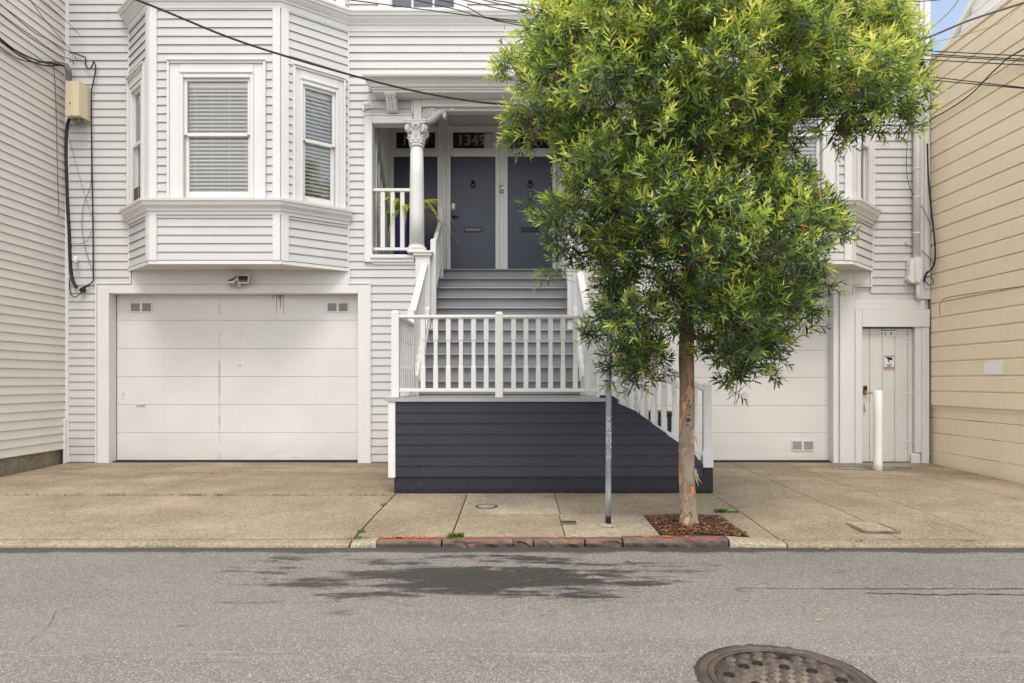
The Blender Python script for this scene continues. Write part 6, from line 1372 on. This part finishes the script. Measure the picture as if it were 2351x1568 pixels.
# ------------------------------------------------------------------ weeds and fallen leaves
def tuft(pts, n, h, name, label):
    mb = MB(); tones = []
    for _ in range(n):
        x, y = RND.choice(pts); x += RND.gauss(0, .02); y += RND.gauss(0, .008); a = RND.uniform(0, 6.28); hh = h*RND.uniform(.4, 1); d = Vector((math.cos(a), math.sin(a), 0)); s_ = Vector((-d.y, d.x, 0))*hh*.12; b = Vector((x, y, gz(x, y)-.004))
        mb.add([b-s_, b+s_, b+d*hh*.3+Vector((0, 0, hh*.7))+s_*.8, b+d*hh*.75+Vector((0, 0, hh)), b+d*hh*.3+Vector((0, 0, hh*.7))-s_*.8], [(0, 1, 2, 3, 4)]); tones += [RND.random()]*5
    me = mb.mesh(name, M['grass']); at = me.attributes.new('age', 'FLOAT', 'POINT'); at.data.foreach_set('value', tones); o = obj(name, me); tag(o, label, 'weeds'); o['kind'] = 'stuff'
tuft([(c+RND.gauss(0, sp), 8.07) for c, sp, k in ((-5.6, .5, 40), (-4.7, .12, 30), (-4.1, .25, 40), (-3.75, .05, 30), (-3.5, .03, 20), (-2.9, .25, 35), (-2.55, .1, 25), (-1.85, .12, 30)) for _ in range(k)], 520, .024, 'joint_weeds', 'low green weeds along the cross joint of the left driveway')
tuft([gpt(1035, 1234), gpt(1044, 1233), gpt(1055, 1232)], 130, .045, 'kerb_weeds', 'green weeds between the red kerb stones')
tuft([gpt(822, 1235), gpt(830, 1222), gpt(880, 1160)], 70, .04, 'joint_weeds', 'green weed at the kerb end of the driveway joint')
tuft([gpt(1655, 1176), gpt(1660, 1176), gpt(1648, 1176)], 80, .05, 'grass_tuft', 'bright grass tuft at the back edge of the tree well'); tuft([gpt(1678, 1176), gpt(1690, 1176)], 60, .028, 'grass_tuft', 'low grass patch right of the tree well tuft')
tuft([(3.0+.0, 6.0), (3.05, 6.0)], 24, .022, 'gutter_weeds', 'small green weed in the right gutter'); tuft([(3.95, 6.0), (4.0, 6.0)], 28, .022, 'gutter_weeds', 'small green weed at the far right gutter')
def fallen(px, py, l, rot, mat, label, grp, onstreet=True):
    if onstreet: d = EYE*F/(py-CY); x, y, z = X(px, d), d, .004
    else: x, y = gpt(px, py); z = gz(x, y)+.010
    ca, sa = math.cos(rot), math.sin(rot); w = l*.2; vs = []
    for u, v, h in ((-l/2, 0, .0), (-l*.1, -w/2, .006), (l*.2, -w*.4, .008), (l/2, 0, .012), (l*.2, w*.4, .008), (-l*.1, w/2, .006), (0, 0, .001)): vs.append((u*ca-v*sa, u*sa+v*ca, h))
    o = obj('fallen_leaf', MB().add(vs, [(0, 1, 6), (1, 2, 6), (2, 3, 6), (3, 4, 6), (4, 5, 6), (5, 0, 6)]).mesh('fallen_leaf', M[mat]), None, (x, y, z)); tag(o, label, 'leaf', grp)
fallen(648, 1291, .085, .1, 'fallen', 'largest bright yellow leaf on the asphalt at left', 'leaves fallen on the street')
for i, (px, py) in enumerate([(337, 1278), (1884, 1261), (1899, 1263), (2021, 1357), (2135, 1352), (1880, 1427), (1991, 1426), (1847, 1384), (1770, 1293), (1160, 1288), (1985, 1260), (2082, 1342), (1845, 1350)]):
    fallen(px, py, RND.uniform(.035, .06), RND.uniform(-.6, .6), 'fallen', 'small yellow leaf lying on the grey asphalt', 'leaves fallen on the street')
for px, py in [(1835, 1256), (1853, 1257), (1700, 1258), (610, 1330), (1440, 1290)]: fallen(px, py, .07, RND.uniform(-.4, .4), 'fallen_brown', 'brown dry leaf lying near the gutter', 'brown leaves near the gutter')
for px, py in [(1325, 1151), (1490, 1177), (1530, 1222), (1700, 1210), (1690, 1215), (1560, 1195), (1620, 1225), (1655, 1190)]: fallen(px, py, .06, RND.uniform(-.5, .5), 'fallen', 'yellow leaf lying around the tree well', 'leaves around the tree well', False)
